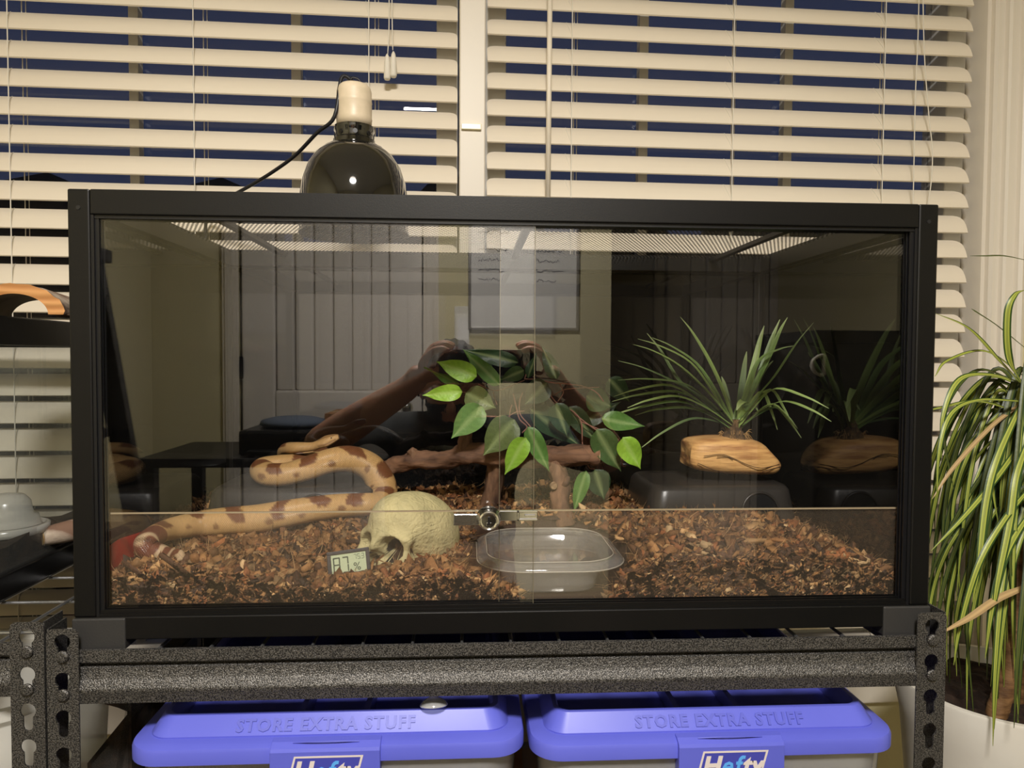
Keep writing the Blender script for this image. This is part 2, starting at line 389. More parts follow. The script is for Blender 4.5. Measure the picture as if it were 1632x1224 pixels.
casing('trim_1', dl, dr, FY0, M['trim'])
d2l = Mir(1062, 560, -3.39).x; d2r = Mir(1262, 560, -3.39).x
door('door_2', d2l, d2r, -3.36, False, M['halldoor'], 5)
casing('trim_2', d2l, d2r, -3.40, M['halldoor'])
struct(build('baseboard_front', MB().box(dr+.09, we, FY0, FY0+.014, 0, .09), M['trim'], bevel=.003))
struct(build('baseboard_left', MB().box(FX0, FX0+.014, -2.2, .40, 0, .09), M['trim'], bevel=.003))
struct(build('baseboard_right', MB().box(FX1-.014, FX1, -3.3, .45, 0, .09), M['trim'], bevel=.003))

# window frames, post, sill, casing (local coordinates of the wall)
PX0, PX1 = -.0694, -.0253
def window(name, x0, x1, muntins, zmid):
    fw = .038
    mb = MB().box(x0, x0+fw, .05, .12, ZB, ZT).box(x1-fw, x1, .05, .12, ZB, ZT).box(x0+fw, x1-fw, .05, .12, ZT-fw, ZT).box(x0+fw, x1-fw, .05, .12, ZB, ZB+fw)
    wn = struct(build(name, Wm(mb), M['vinyl'], bevel=.003))
    for a, b in muntins: build('window_muntin', Wm(MB().box(a, b, .075, .095, ZB+fw, ZT-fw)), M['vinyl'], wn)
    for z in zmid: build('window_muntin', Wm(MB().box(x0+fw, x1-fw, .077, .093, z-.008, z+.008)), M['vinyl'], wn)
    build('pane', Wm(MB().box(x0+fw, x1-fw, .098, .102, ZB+fw, ZT-fw)), M['wglass'], wn)
    return wn
def mx(u0, u1): a = Pw(u0, 100, .085).x; b = Pw(u1, 100, .085).x; return (a, b)
window('window_1', XL, PX0-.002, [mx(209, 224), mx(466, 481)], [])
window('window_2', PX1+.002, XR-.012, [mx(1017, 1031), mx(1247, 1260)], [])
struct(build('trim_3', Wm(MB().box(PX0, PX1, -.004, .12, ZB, ZT)), M['trim'], bevel=.002))       # post between the windows
struct(build('trim_4', Wm(MB().box(XR-.010, XR, 0, .12, ZB, ZT)), M['trim']))                     # right jamb
def casing_prof(x0, x1, s=1):
    w_ = x1-x0
    return [(x0, 0), (x0, -.010), (x0+.06*w_, -.016), (x0+.16*w_, -.016), (x0+.2*w_, -.011), (x0+.3*w_, -.011), (x0+.34*w_, -.019), (x0+.42*w_, -.021), (x0+.48*w_, -.014),
            (x0+.76*w_, -.014), (x0+.8*w_, -.022), (x0+.9*w_, -.026), (x0+w_, -.024), (x0+w_, 0)]
CX0, CX1 = XR-.003, XR+.058
struct(build('trim_5', Wm(MB().prism_z([(a, b) for a, b in casing_prof(CX0, CX1)][::-1], ZB-.08, ZT+.07)), M['trim']))
struct(build('trim_6', Wm(MB().box(XL-.07, CX0, -.018, 0, ZT, ZT+.07)), M['trim'], bevel=.003))
struct(build('trim_7', Wm(MB().box(XL, XR+.05, -.03, .05, ZB-.022, ZB)), M['trim'], bevel=.004))    # sill
struct(build('trim_8', Wm(MB().box(XL, XR+.03, -.014, 0, ZB-.085, ZB-.022)), M['trim'], bevel=.003))  # apron
# a clip on the post
cp = Pw(751, 203, -.004)
tag(build('blind_cord_clip', Wm(MB().box(cp.x-.017, cp.x+.017, -.010, -.004, cp.z-.005, cp.z+.005)), mat('clip_ivory', lin((246, 236, 196)), .2), bevel=.001),
    'small ivory plastic clip on the white post between the windows', 'clip')

# ------------------------------------------------------------------ blinds
SW, TILT = .042, R(57)
def slat_mesh(x0, x1, zb, yc):
    """slat with its lower edge (towards the room) at height zb"""
    n = 7; top = []; bot = []
    c, s = cos(TILT), sin(TILT)
    def pt(x, t, off):   # t 0 lower front edge .. 1 upper rear edge
        bow = .0035*(1-(2*t-1)**2)
        a = t*SW; nrm = off+bow
        return (x, yc-SW*c/2 + a*c - nrm*s, zb + a*s + nrm*c)
    rows = []
    ends = [(x0, 0), (x0, 0)]
    ts = [0, .15, .35, .55, .72, .86, .95, 1]
    def inset(t):
        r = .38
        return 0 if t < 1-r else SW*r*(1-math.sqrt(max(0, 1-((t-(1-r))/r)**2)))*.9
    mb = MB()
    L = []
    for off in (.0014, -.0014):
        for t in ts: L.append([pt(x0+inset(t), t, off), pt(x1-inset(t), t, off)])
    vs = [p for l in L for p in l]; m = len(ts); fs = []
    for i in range(m-1):
        fs.append((2*i, 2*i+1, 2*i+3, 2*i+2)); j = 2*m
        fs.append((j+2*i, j+2*i+2, j+2*i+3, j+2*i+1))
        fs.append((2*i, 2*i+2, j+2*i+2, j+2*i)); fs.append((2*i+1, j+2*i+1, j+2*i+3, 2*i+3))
    j = 2*m; fs.append((0, j, j+1, 1)); k = 2*m-2; fs.append((k, k+1, j+k+1, j+k))
    mb.add(vs, fs); return Wm(mb)
def blind(x0, x1, ztop, label, tapes, z_low=.68):
    b = thing('window_blind', label, 'blind', Wv(((x0+x1)/2, .03, ztop)), 'wooden slat blinds over the windows')
    pitch = .0463; n = int((ztop-z_low)/pitch)
    yc = .026
    first = build('slat', slat_mesh(x0, x1, ztop-pitch, yc), M['slat'], b, autosm=30)
    for k in range(1, n):
        c = first.copy(); col.objects.link(c); c.location = first.location+Vector((0, 0, -pitch*k))
    zl = ztop-pitch*n
    build('headrail', Wm(MB().box(x0, x1, .004, .048, ztop+.03, ztop+.075)), M['slat'], b, bevel=.003)
    build('bottom_rail', Wm(MB().box(x0, x1, .006, .046, zl-.035, zl-.018)), M['slat'], b, bevel=.004)
    c, s = cos(TILT), sin(TILT)
    for tx in tapes:
        f_ = MB(); f_.tube([(tx, yc-SW*c/2-.002, zl-.02), (tx, yc-SW*c/2-.002, ztop+.03)], .0009, 5)
        f_.tube([(tx+.008, yc+SW*c/2+.002, zl-.02), (tx+.008, yc+SW*c/2+.002, ztop+.03)], .0009, 5)
        for k in range(n+1):       # ladder rung looping over each slat
            zb = ztop-pitch*k
            pts = []
            for q in range(6):
                t = q/5; bow = .0035*(1-(2*t-1)**2)+.0022
                pts.append((tx-.007*sin(t*pi/2)*(1 if t < 2 else 0), yc-SW*c/2+t*SW*c-bow*s, zb+t*SW*s+bow*c))
            f_.tube(pts, .0006, 4)
        build('ladder_cord', Wm(f_), M['cord'], b)
        build('lift_cord', Wm(MB().tube([(tx+.014, yc+SW*c/2+.003, zl-.02), (tx+.014, yc+SW*c/2+.003, ztop+.03)], .0007, 5)), M['cord'], b)
    return b
zL = 1.7396+.0463*4-.0002; zR = 1.8126+.0463*3
lt = [Pw(14, 100, .015).x, Pw(309, 100, .015).x, Pw(588, 60, .015).x]
rt = [Pw(911, 150, .015).x, Pw(1168, 150, .015).x, Pw(1408, 150, .015).x]
bl = blind(-1.065, -.0726, zL+.0, 'left blind of cream wooden slats, two pull cords with tassels hanging on it', lt)
br_ = blind(-.0209, .878, zR, 'right blind of cream wooden slats with a tilt wand near its left end', rt)
def wcord(par, name, pts, r=.0009, yl=-.004, m='cord'):
    q = [Pw(u, v, yl) for u, v in pts]; q = catmull([(p.x, p.y, p.z) for p in q], 5) if len(q) > 2 else q
    return build(name, Wm(MB().tube(q, r, 6)), M[m], par, smooth=True)
for pts, (tu, tv) in (([(620, -70), (620, 40), (618, 86)], (617, 86)), ([(624, -70), (625, 30), (626, 80)], (627, 82))):
    wcord(bl, 'pull_cord', pts)
    p = Pw(tu, tv, -.004)
    build('tassel', MB().lathe([(.0012, 0), (.0035, -.005), (.005, -.016), (.0058, -.040), (.0045, -.043), (.001, -.043)], Wv((p.x, -.004, p.z)), 14), M['cord'], bl, smooth=True)
wcord(br_, 'tilt_wand', [(877, -60), (873, 330)], .0047, -.010, 'slat')
wcord(br_, 'pull_cord', [(1466, -70), (1463, 60), (1459, 150), (1456, 290), (1455, 330)])
wcord(br_, 'pull_cord', [(1470, -70), (1473, 80), (1480, 180), (1486, 240), (1484, 290), (1478, 330)])

# night outside: dark hedge a few metres beyond the panes
hv = []; hf = []
hb = MB()
for i in range(46):
    x = -6+i*.27; y = 3.6+.5*sin(i*1.7); ztop = 1.95+.22*sin(i*.9)+.16*sin(i*2.3)+rng.uniform(-.1, .1)
    rad = .35+rng.uniform(0, .15)
    hb.lathe([(rad*.6, -ztop), (rad, -ztop*.5), (rad*.9, -.25), (rad*.55, -.08), (.01, 0)], (x, y, ztop), 9)
hd = build('hedge', hb, M['hedge']); tag(hd, 'dark hedge outside below the night sky, seen between blind slats', 'hedge', kind='stuff')
struct(build('ground', MB().box(-8, 8, .9, 7, -.3, -.02), M['hedge']))

# ceiling lamp housing
t = thing('ceiling_lamp', 'round flush ceiling lamp behind the camera', 'lamp', (LX, LY, ZC))
build('lamp_base', MB().lathe([(.20, 0), (.20, -.03), (.185, -.035), (.001, -.035)], (LX, LY, ZC), 48), M['trim'], t, smooth=True)
build('diffuser', MB().lathe([(.18, -.035), (.178, -.055), (.15, -.075), (.08, -.084), (.001, -.086)], (LX, LY, ZC), 48),
      mat('lamp_diffuser', (.9, .85, .75), .5, emit=(1, .86, .68), estr=6), t, smooth=True)

# ================================================================== terrarium
W2, TD, TH = .457, .457, .463
FS, FT, FB = .022, .0255, .024         # stile width, top rail, bottom rail heights
TZ0, TZ1 = Z0, Z0+TH
tk = thing('terrarium', 'large black-framed glass terrarium with sliding doors on the metal rack', 'terrarium', (0, TD/2, TZ0))
for x0, x1 in ((-W2, -W2+FS), (W2-FS, W2)):
    build('corner_post', MB().box(x0, x1, 0, .022, TZ0+FB, TZ1), M['frame'], tk, bevel=.0018)
    build('corner_post', MB().box(x0, x1, TD-.022, TD, TZ0+FB, TZ1), M['frame'], tk, bevel=.0018)
build('top_rail', MB().box(-W2+FS+.0004, W2-FS-.0004, 0, .024, TZ1-FT, TZ1), M['frame'], tk, bevel=.0012)
build('top_rail', MB().box(-W2+FS, W2-FS, TD-.05, TD, TZ1-FT, TZ1), M['frame'], tk, bevel=.0012)
for x0, x1 in ((-W2, -W2+.03), (W2-.03, W2)):
    build('top_rail', MB().box(x0, x1, .0225, TD-.0225, TZ1-FT, TZ1), M['frame'], tk, bevel=.001)
build('bottom_rail', MB().box(-W2, W2, 0, .024, TZ0, TZ0+FB), M['frame'], tk, bevel=.0012)
build('bottom_rail', MB().box(-W2, W2, TD-.024, TD, TZ0, TZ0+FB), M['frame'], tk, bevel=.0012)
for x0, x1 in ((-W2, -W2+FS), (W2-FS, W2)):
    build('bottom_rail', MB().box(x0, x1, .0245, TD-.0245, TZ0, TZ0+FB), M['frame'], tk, bevel=.001)
# sliding tracks (the dark reveal around the doors)
t1 = .0045
for x0, x1 in ((-W2+FS, -W2+FS+.007), (W2-FS-.007, W2-FS)):
    mb = MB(); sgn = 1 if x0 < 0 else -1; e = x0 if x0 < 0 else x1
    for k, yy in enumerate((.004, .0095, .015)): mb.box(min(e, e+sgn*.007), max(e, e+sgn*.007), yy, yy+.0018, TZ0+FB, TZ1-FT)
    mb.box(min(e, e+sgn*.003), max(e, e+sgn*.003), .0018, .0225, TZ0+FB, TZ1-FT)
    build('side_track', mb, M['groove'], tk)
build('upper_track', MB().box(-W2+FS, W2-FS, .003, .020, TZ1-FT-.0035, TZ1-FT), M['groove'], tk)
mb = MB().box(-W2+FS, W2-FS, .002, .020, TZ0+FB, TZ0+FB+.003)
for yy in (.003, .010, .0175): mb.box(-W2+FS, W2-FS, yy, yy+.0016, TZ0+FB+.003, TZ0+FB+.0065)
build('lower_track', mb, M['frame'], tk)
# panels
build('floor_panel', MB().box(-W2+FS, W2-FS, .0242, TD-.0245, TZ0+.012, TZ0+.018), M['panel'], tk)
IZ = TZ0+.018
build('back_panel', MB().box(-W2+.012, W2-.012, TD-.0205, TD-.0165, TZ0+FB-.006, TZ1-FT), M['panel'], tk)
for x0 in (-W2+.012, W2-.016):
    build('side_panel', MB().box(x0, x0+.004, .0225, TD-.023, TZ0+FB-.006, TZ1-FT), M['panel'], tk)
# sliding doors: the left one runs in front
gz0, gz1 = TZ0+FB+.0035, TZ1-FT-.0005
glass_l = build('sliding_door', MB().box(-W2+FS+.003, .0191, .0058, .0090, gz0, gz1), M['glass'], tk)
glass_r = build('sliding_door', MB().box(-.0181, W2-FS-.003, .0118, .0150, gz0, gz1), M['glass'], tk)
for gx, gy in ((.0191, .0058), (-.0181, .0118)):
    build('glass_edge', MB().box(gx-.0006 if gx > 0 else gx, gx if gx > 0 else gx+.0006, gy+.0001, gy+.0031, gz0, gz1),
          mat('polished_glass_edge', lin((112, 104, 84)), .2), tk)
# clear barrier inside
BZ = 1.0365
build('barrier_pane', MB().box(-W2+FS-.004, W2-FS+.004, .0225, .0255, IZ, BZ), M['acrylic'], tk)
build('barrier_edge', MB().box(-W2+FS-.004, W2-FS+.004, .0222, .0256, BZ, BZ+.0013), mat('acrylic_edge', lin((165, 148, 120)), .25), tk)
# corner pads
for sx in (-1, 1):
    for y0, y1 in ((-.0015, .05), (TD-.05, TD+.0015)):
        xo = sx*(W2+.0015); xi = sx*(W2-.052)
        mb = MB().box(min(xo, xi), max(xo, xi), y0, y1, TZ0-.010, TZ0+FB-.001)
        build('corner_pad', mb, M['pad'], tk, bevel=.0015)
# perforated screen top: wires are a see-through procedural grid on two thin sheets
def screen_mat():
    m = bpy.data.materials.new('perforated_screen'); m.use_nodes = True; nt = m.node_tree; b = nt.nodes['Principled BSDF']
    out = nt.nodes['Material Output']; tc = nn(nt, 'ShaderNodeTexCoord'); sp = nn(nt, 'ShaderNodeSeparateXYZ'); nt.links.new(tc.outputs['Object'], sp.inputs[0])
    def math_(op, a, b_=None):
        n = nn(nt, 'ShaderNodeMath', operation=op)
        for i, q in enumerate((a, b_)):
            if q is None: continue
            if isinstance(q, (int, float)): n.inputs[i].default_value = q
            else: nt.links.new(q, n.inputs[i])
        return n.outputs[0]
    ax_ = math_('MULTIPLY', sp.outputs[0], 2*pi/.0056); ay_ = math_('MULTIPLY', sp.outputs[1], 2*pi/.0125)
    p = math_('ADD', ax_, ay_); q = math_('SUBTRACT', ax_, ay_)
    g = math_('ADD', math_('COSINE', p), math_('COSINE', q))
    hole = math_('GREATER_THAN', g, -.15)
    tr = nn(nt, 'ShaderNodeBsdfTransparent'); mxs = nn(nt, 'ShaderNodeMixShader')
    nt.links.new(hole, mxs.inputs[0]); nt.links.new(b.outputs[0], mxs.inputs[1]); nt.links.new(tr.outputs[0], mxs.inputs[2]); nt.links.new(mxs.outputs[0], out.inputs[0])
    b.inputs['Base Color'].default_value = (.03, .03, .03, 1); b.inputs['Roughness'].default_value = .4
    return m
SCZ = TZ1-.004
build('screen_top', ([(-W2+.03, .024, SCZ), (W2-.03, .024, SCZ), (W2-.03, TD-.05, SCZ), (-W2+.03, TD-.05, SCZ)], [(0, 1, 2, 3)]), screen_mat(), tk)
for xx in (-.345, .02, .345):
    build('screen_bar', MB().box(xx-.005, xx+.005, .024, TD-.05, SCZ-.006, SCZ-.0005), M['frame'], tk)
for x, y in ((-W2+.011, .0), (W2-.011, .0)):
    build('screw', MB().tube([(x, -.0006, TZ1-.019), (x, .003, TZ1-.019)], .0022, 10), M['black'], tk)

# showcase lock on the door overlap
lk = thing('showcase_lock', 'chrome ratchet lock bar with round keyed cylinder where the glass doors overlap', 'lock', (-.03, .003, 1.036))
lx0, lx1 = P(722, 830, -.003).x, P(857, 820, -.003).x
lc = P(779, 826, -.012)
build('lock_bar', MB().box(lx0, -.0185, -.0025, .0003, 1.027, 1.0395), M['chrome_brushed'], lk, bevel=.0012)
build('lock_bar', MB().box(-.0185, lx1, -.0022, .0003, 1.0315, 1.0425), M['chrome'], lk, bevel=.0008)
build('lock_hook', MB().box(lx1-.022, lx1, -.0045, -.0022, 1.032, 1.034).box(lx1-.022, lx1, -.0045, -.0022, 1.0405, 1.043).box(lx1-.022, lx1-.0195, -.0045, -.0022, 1.032, 1.043).box(lx1-.014, lx1-.002, -.0045, -.0022, 1.0365, 1.0385), M['chrome'], lk, bevel=.0005)
cy = lambda prof, c, n=32: MB().add([(c[0]+v[0], c[1]-v[2], c[2]+v[1]) for v in MB().lathe(prof, (0, 0, 0), n).v], MB().lathe(prof, (0, 0, 0), n).f)
build('lock_cylinder', cy([(.0125, 0), (.0130, .002), (.0115, .006), (.0112, .012), (.0108, .013), (.0102, .0165), (.0088, .0175), (.0078, .0170), (.0070, .0160), (.0001, .0158)], (lc.x, -.0025, 1.0355)), M['chrome'], lk, smooth=False, autosm=25)
build('key_slot', MB().box(lc.x-.0011, lc.x+.0011, -.0192, -.0180, 1.0315, 1.0395), M['groove'], lk)
build('key_guide', MB().box(lc.x-.0026, lc.x+.0026, -.0187, -.0182, 1.030, 1.0335), M['chrome'], lk, bevel=.0005)

# heat lamp on the screen
lp = P(565, 385, 0); d_ = (P(565, 385, .26)); LXc, LYc = d_.x, .26
lm = thing('heat_lamp', 'glossy black dome lamp with cream porcelain socket standing on the terrarium screen', 'lamp', (LXc, LYc, TZ1))
zb = TZ1-.001
build('dome', MB().lathe([(.0745, .001), (.0755, .003), (.0745, .006), (.0742, .03), (.0735, .052), (.0700, .074), (.0630, .095), (.0520, .111), (.0390, .1215), (.0295, .125), (.0275, .1255),
                          (.0265, .122), (.048, .107), (.066, .076), (.0715, .03), (.0725, .003)], (LXc, LYc, zb), 64), M['dome'], lm, smooth=True)
mb = MB()
build('collar', MB().lathe([(.026, .122), (.0285, .125), (.0285, .131), (.0262, .133), (.0262, .142), (.0275, .144), (.0275, .149), (.024, .151), (.001, .151)], (LXc, LYc, zb), 48), M['dome'], lm, autosm=35)
for k in range(8):
    a = 2*pi*k/8+.2; c_ = (LXc+.0262*cos(a), LYc+.0262*sin(a))
    build('vent_hole', MB().tube([(c_[0]-.001*cos(a), c_[1]-.001*sin(a), zb+.1375), (c_[0]+.0008*cos(a), c_[1]+.0008*sin(a), zb+.1375)], .0033, 10), M['groove'], lm)
build('socket', MB().lathe([(.0238, .151), (.0240, .158), (.0245, .160), (.0240, .162), (.0240, .181), (.0246, .183), (.0240, .185), (.0238, .197), (.0222, .203), (.0185, .2065), (.009, .208), (.001, .208)], (LXc, LYc, zb), 48), M['ceramic'], lm, smooth=True)
pts = [(LXc, LYc, zb+.205), (LXc-.004, LYc-.004, zb+.213), (LXc-.016, LYc-.008, zb+.2125)]
pts += [tuple(P(u, v, y)) for u, v, y in ((533, 186, .245), (505, 212, .26), (470, 248, .29), (430, 277, .33), (388, 302, .37), (350, 322, .42), (330, 340, .462), (328, 420, .470), (330, 700, .471))]
build('power_cord', MB().tube(catmull(pts, 6), .0027, 8), M['rubber'], lm, smooth=True)
build('wire_tails', MB().tube(catmull([(LXc-.004, LYc-.010, zb+.205), (LXc-.001, LYc-.011, zb+.213), (LXc+.008, LYc-.010, zb+.211), (LXc+.011, LYc-.010, zb+.204)], 5), .0013, 6)
      .tube(catmull([(LXc-.008, LYc-.004, zb+.206), (LXc-.004, LYc-.005, zb+.215), (LXc+.006, LYc-.006, zb+.214), (LXc+.012, LYc-.004, zb+.204)], 5), .0013, 6), M['rubber'], lm, smooth=True)

# ------------------------------------------------------------------ bedding
BWL = (P(872, 900, .13).x, .135, .088, .096)   # bowl centre, half sizes
def vnoise(x, y, f, s):
    return np.sin(x*f*1.7+s)*np.cos(y*f*1.3+2*s)+.6*np.sin(x*f*3.1+y*f*2.3+s*3)+.4*np.cos(x*f*5.7-y*f*4.9+s)
def hgt(x, y):
    x = np.asarray(x, float); y = np.asarray(y, float)
    k_ = np.clip((y-.09)/.14, 0, 1); h = .029+.017*k_*k_*(3-2*k_)
    h = h+.017*np.clip((x-.10)/.06, 0, 1)*(1-k_)+.009*np.clip((-x-.26)/.08, 0, 1)*(1-k_)
    h = h+.0035*vnoise(x, y, 14, 1.3)+.002*vnoise(x, y, 37, 4)
    h = h+.016*np.exp(-((x-.27)/.13)**2-((y-.09)/.07)**2)       # mound on the right
    h = h+.018*np.exp(-((x-.10)/.06)**2-((y-.36)/.10)**2)       # heap at the back behind the bowl
    h = h+.010*np.exp(-((x+.04)/.12)**2-((y-.40)/.08)**2)
    h = h-.008*np.exp(-((x+.30)/.12)**2-((y-.17)/.05)**2)
    h = h-.030*np.clip((x-.345)/.09, 0, 1)**1.5*np.clip(1-y/.5, 0, 1)
    h = h+.006*np.exp(-((x+.34)/.06)**2-((y-.05)/.05)**2)-.011*np.exp(-((x+.395)/.038)**2-((y-.095)/.045)**2)       # left front
    h = h+.004*np.exp(-((x+.15)/.05)**2-((y-.05)/.04)**2)
    dx = np.abs(x-BWL[0])/BWL[2]; dy = np.abs(y-BWL[1])/BWL[3]
    d = (dx**4+dy**4)**.25
    k = np.clip((d-.80)/.32, 0, 1); k = k*k*(3-2*k)
    h = h-.011*np.exp(-((x+.150)/.045)**2-((y-.085)/.035)**2)
    h = h-.012*np.exp(-((x+.205)/.032)**2-((y-.04)/.022)**2)
    # open towards the front glass below the bowl
    fr = np.clip((np.abs(x-BWL[0]-.012)-.045)/.035, 0, 1); fr = fr*fr*(3-2*fr)
    k = np.where(y < BWL[1]-.03, np.minimum(k, np.maximum(fr, 0)), k)
    return IZ+.002+h*k
nx, ny = 220, 100
xs = np.linspace(-W2+.0175, W2-.0175, nx); ys = np.linspace(.0265, TD-.022, ny)
X, Y = np.meshgrid(xs, ys); Z = hgt(X, Y)-.005
Z = np.maximum(Z, IZ+.0005)
vt = np.stack([X, Y, Z], -1).reshape(-1, 3)
idx = np.arange(nx*ny).reshape(ny, nx)
ft = np.stack([idx[:-1, :-1], idx[:-1, 1:], idx[1:, 1:], idx[1:, :-1]], -1).reshape(-1, 4)
fl = vt[:nx].copy(); fl[:, 2] = IZ+.0003
vt = np.vstack([vt, fl]); b0 = nx*ny
ff = np.stack([b0+np.arange(nx-1), b0+np.arange(1, nx), idx[0, 1:], idx[0, :-1]], -1)
tv = [vt]; tf = [ft, ff]; tc_ = [np.tile(np.array(lin((52, 32, 20))), (len(vt), 1))]
pal = np.array([lin(c) for c in ((152, 110, 66), (128, 88, 50), (104, 68, 38), (78, 50, 31), (182, 142, 94), (140, 86, 48), (54, 36, 24), (122, 96, 64), (200, 166, 120))])
pw_ = np.array([.18, .2, .17, .13, .08, .1, .07, .05, .02])
def chips(cx, cy_, cz, size, n_dir=None, flat=.35):
    n = len(cx)
    base = np.array([[-1, -1, -1], [1, -1, -1], [1, 1, -1], [-1, 1, -1], [-1, -1, 1], [1, -1, 1], [1, 1, 1], [-1, 1, 1]], float)
    L = size*rng.uniform(.7, 1.7, n); Wd = size*rng.uniform(.25, .75, n); T = size*rng.uniform(.12, .4, n)
    v = base[None]*np.stack([L, Wd, T], -1)[:, None]/2
    v = v*(1+rng.uniform(-.35, .35, (n, 8, 3)))
    v[:, :, 2] += ((v[:, :, 0]/L[:, None])**2)*L[:, None]*rng.uniform(-.7, .7, n)[:, None]
    a = rng.uniform(0, 2*pi, n); b = rng.normal(0, .6, n); c = rng.normal(0, .7, n)
    ca, sa, cb, sb, cc, sc_ = np.cos(a), np.sin(a), np.cos(b), np.sin(b), np.cos(c), np.sin(c)
    Rz = np.zeros((n, 3, 3)); Rz[:, 0, 0] = ca; Rz[:, 0, 1] = -sa; Rz[:, 1, 0] = sa; Rz[:, 1, 1] = ca; Rz[:, 2, 2] = 1
    Ry = np.zeros((n, 3, 3)); Ry[:, 0, 0] = cb; Ry[:, 0, 2] = sb; Ry[:, 2, 0] = -sb; Ry[:, 2, 2] = cb; Ry[:, 1, 1] = 1
    Rx = np.zeros((n, 3, 3)); Rx[:, 1, 1] = cc; Rx[:, 1, 2] = -sc_; Rx[:, 2, 1] = sc_; Rx[:, 2, 2] = cc; Rx[:, 0, 0] = 1
    Q = Rz@Ry@Rx; v = np.einsum('nij,nkj->nki', Q, v)+np.stack([cx, cy_, cz], -1)[:, None]
    v[:, :, 1] = np.clip(v[:, :, 1], .0262, TD-.022); v[:, :, 0] = np.clip(v[:, :, 0], -W2+.017, W2-.017); v[:, :, 2] = np.maximum(v[:, :, 2], IZ+.0003)
    q = np.array([[0, 3, 2, 1], [4, 5, 6, 7], [0, 1, 5, 4], [1, 2, 6, 5], [2, 3, 7, 6], [3, 0, 4, 7]])
    co = pal[rng.choice(len(pal), n, p=pw_)]*rng.uniform(.65, 1.25, n)[:, None]
    co = np.repeat(co[:, None], 8, 1)*rng.uniform(.75, 1.2, (n, 8))[:, :, None]
    return v.reshape(-1, 3), q, n, 8, co.reshape(-1, 3)
def fibers(cx, cy_, cz, ln, wd=.00038, up=.02):
    n = len(cx); k = 5
    a = rng.uniform(0, 2*pi, n); el = rng.normal(up, .3, n); cu = rng.normal(0, 1.9, n); cv = rng.normal(0, .8, n)
    pts = np.zeros((n, k, 3)); p = np.stack([cx, cy_, cz], -1)
    for i in range(k):
        pts[:, i] = p; aa = a+cu*i/k; ee = el+cv*i/k
        p = p+(ln/(k-1))[:, None]*np.stack([np.cos(aa)*np.cos(ee), np.sin(aa)*np.cos(ee), np.sin(ee)], -1)
    wv = wd*rng.uniform(.6, 1.5, n)
    v = np.zeros((n, k*3, 3))
    for j, off in enumerate(([1, 0, 0], [-.5, .86, .3], [-.5, -.3, .86])):
        tp = np.array([1, 1, .9, .7, .2])
        v[:, j::3] = pts+np.array(off)[None, None]*wv[:, None, None]*tp[None, :, None]
    v[:, :, 1] = np.clip(v[:, :, 1], .0262, TD-.022); v[:, :, 0] = np.clip(v[:, :, 0], -W2+.017, W2-.017); v[:, :, 2] = np.maximum(v[:, :, 2], IZ+.0003)
    q = []
    for i in range(k-1):
        for j in range(3): q.append([3*i+j, 3*i+(j+1) % 3, 3*i+3+(j+1) % 3, 3*i+3+j])
    co = np.array(lin((196, 156, 108)))*rng.uniform(.35, 1.3, n)[:, None]
    return v.reshape(-1, 3), np.array(q), n, k*3, np.repeat(co, k*3, 0)
def clear_of(x, y, m=.0):     # keep pieces out of the bowl
    d = ((np.abs(x-BWL[0])/(BWL[2]-m))**4+(np.abs(y-BWL[1])/(BWL[3]-m))**4)**.25
    fr = (np.abs(x-BWL[0]-.012) < .055) & (y < BWL[1])
    return (d > 1.0) & ~fr
def scatter(n, kind, size, lift=0, front=False):
    x = rng.uniform(-W2+.02, W2-.02, n)
    if front:
        y = .0275+np.abs(rng.normal(0, .003, n)); top = hgt(x, np.full(n, .045)); z = IZ+(top-IZ)*rng.uniform(0, 1, n)
        ok = (top > IZ+.006) & ~((np.abs(x-BWL[0]-.012) < .050))
    else:
        y = .028+(TD-.055)*rng.uniform(0, 1, n)**1.15; z = hgt(x, y)+rng.normal(lift, .0025, n); ok = clear_of(x, y, -.011)
    x, y, z = x[ok], y[ok], z[ok]
    if kind == 'c': return chips(x, y, z, size*rng.uniform(.6, 1.4, len(x)))
    return fibers(x, y, z, size*rng.uniform(.5, 1.5, len(x)))
off = len(vt)
for args in ((11000, 'c', .0135), (13000, 'c', .0075, .001), (13000, 'f', .024, .001), (2800, 'c', .0155, 0, True), (4500, 'c', .009, 0, True), (4200, 'f', .026, 0, True), (1500, 'c', .013, .001)):
    v, q, n, st, co = scatter(*args)
    tv.append(v); tc_.append(co); tf.append((q[None]+(np.arange(n)*st)[:, None, None]).reshape(-1, 4)+off); off += len(v)
V_ = np.vstack(tv); F_ = np.vstack(tf); C_ = np.vstack(tc_)
me = bpy.data.meshes.new('coconut_husk_bedding')
me.vertices.add(len(V_)); og = np.array([0, TD/2, IZ]); me.vertices.foreach_set('co', (V_-og).ravel())
me.loops.add(F_.size); me.loops.foreach_set('vertex_index', F_.ravel().astype(np.int32))
me.polygons.add(len(F_)); me.polygons.foreach_set('loop_start', np.arange(0, F_.size, 4, dtype=np.int32)); me.update(calc_edges=True)
ca = me.color_attributes.new('tone', 'FLOAT_COLOR', 'POINT'); cc = np.ones((len(V_), 4)); cc[:, :3] = C_; ca.data.foreach_set('color', cc.ravel())
me.materials.append(M['husk'])
bed = bpy.data.objects.new('coconut_husk_bedding', me); bed.location = og; col.objects.link(bed)
tag(bed, 'loose brown coconut husk chips and fibres covering the terrarium floor', 'bedding', kind='stuff')

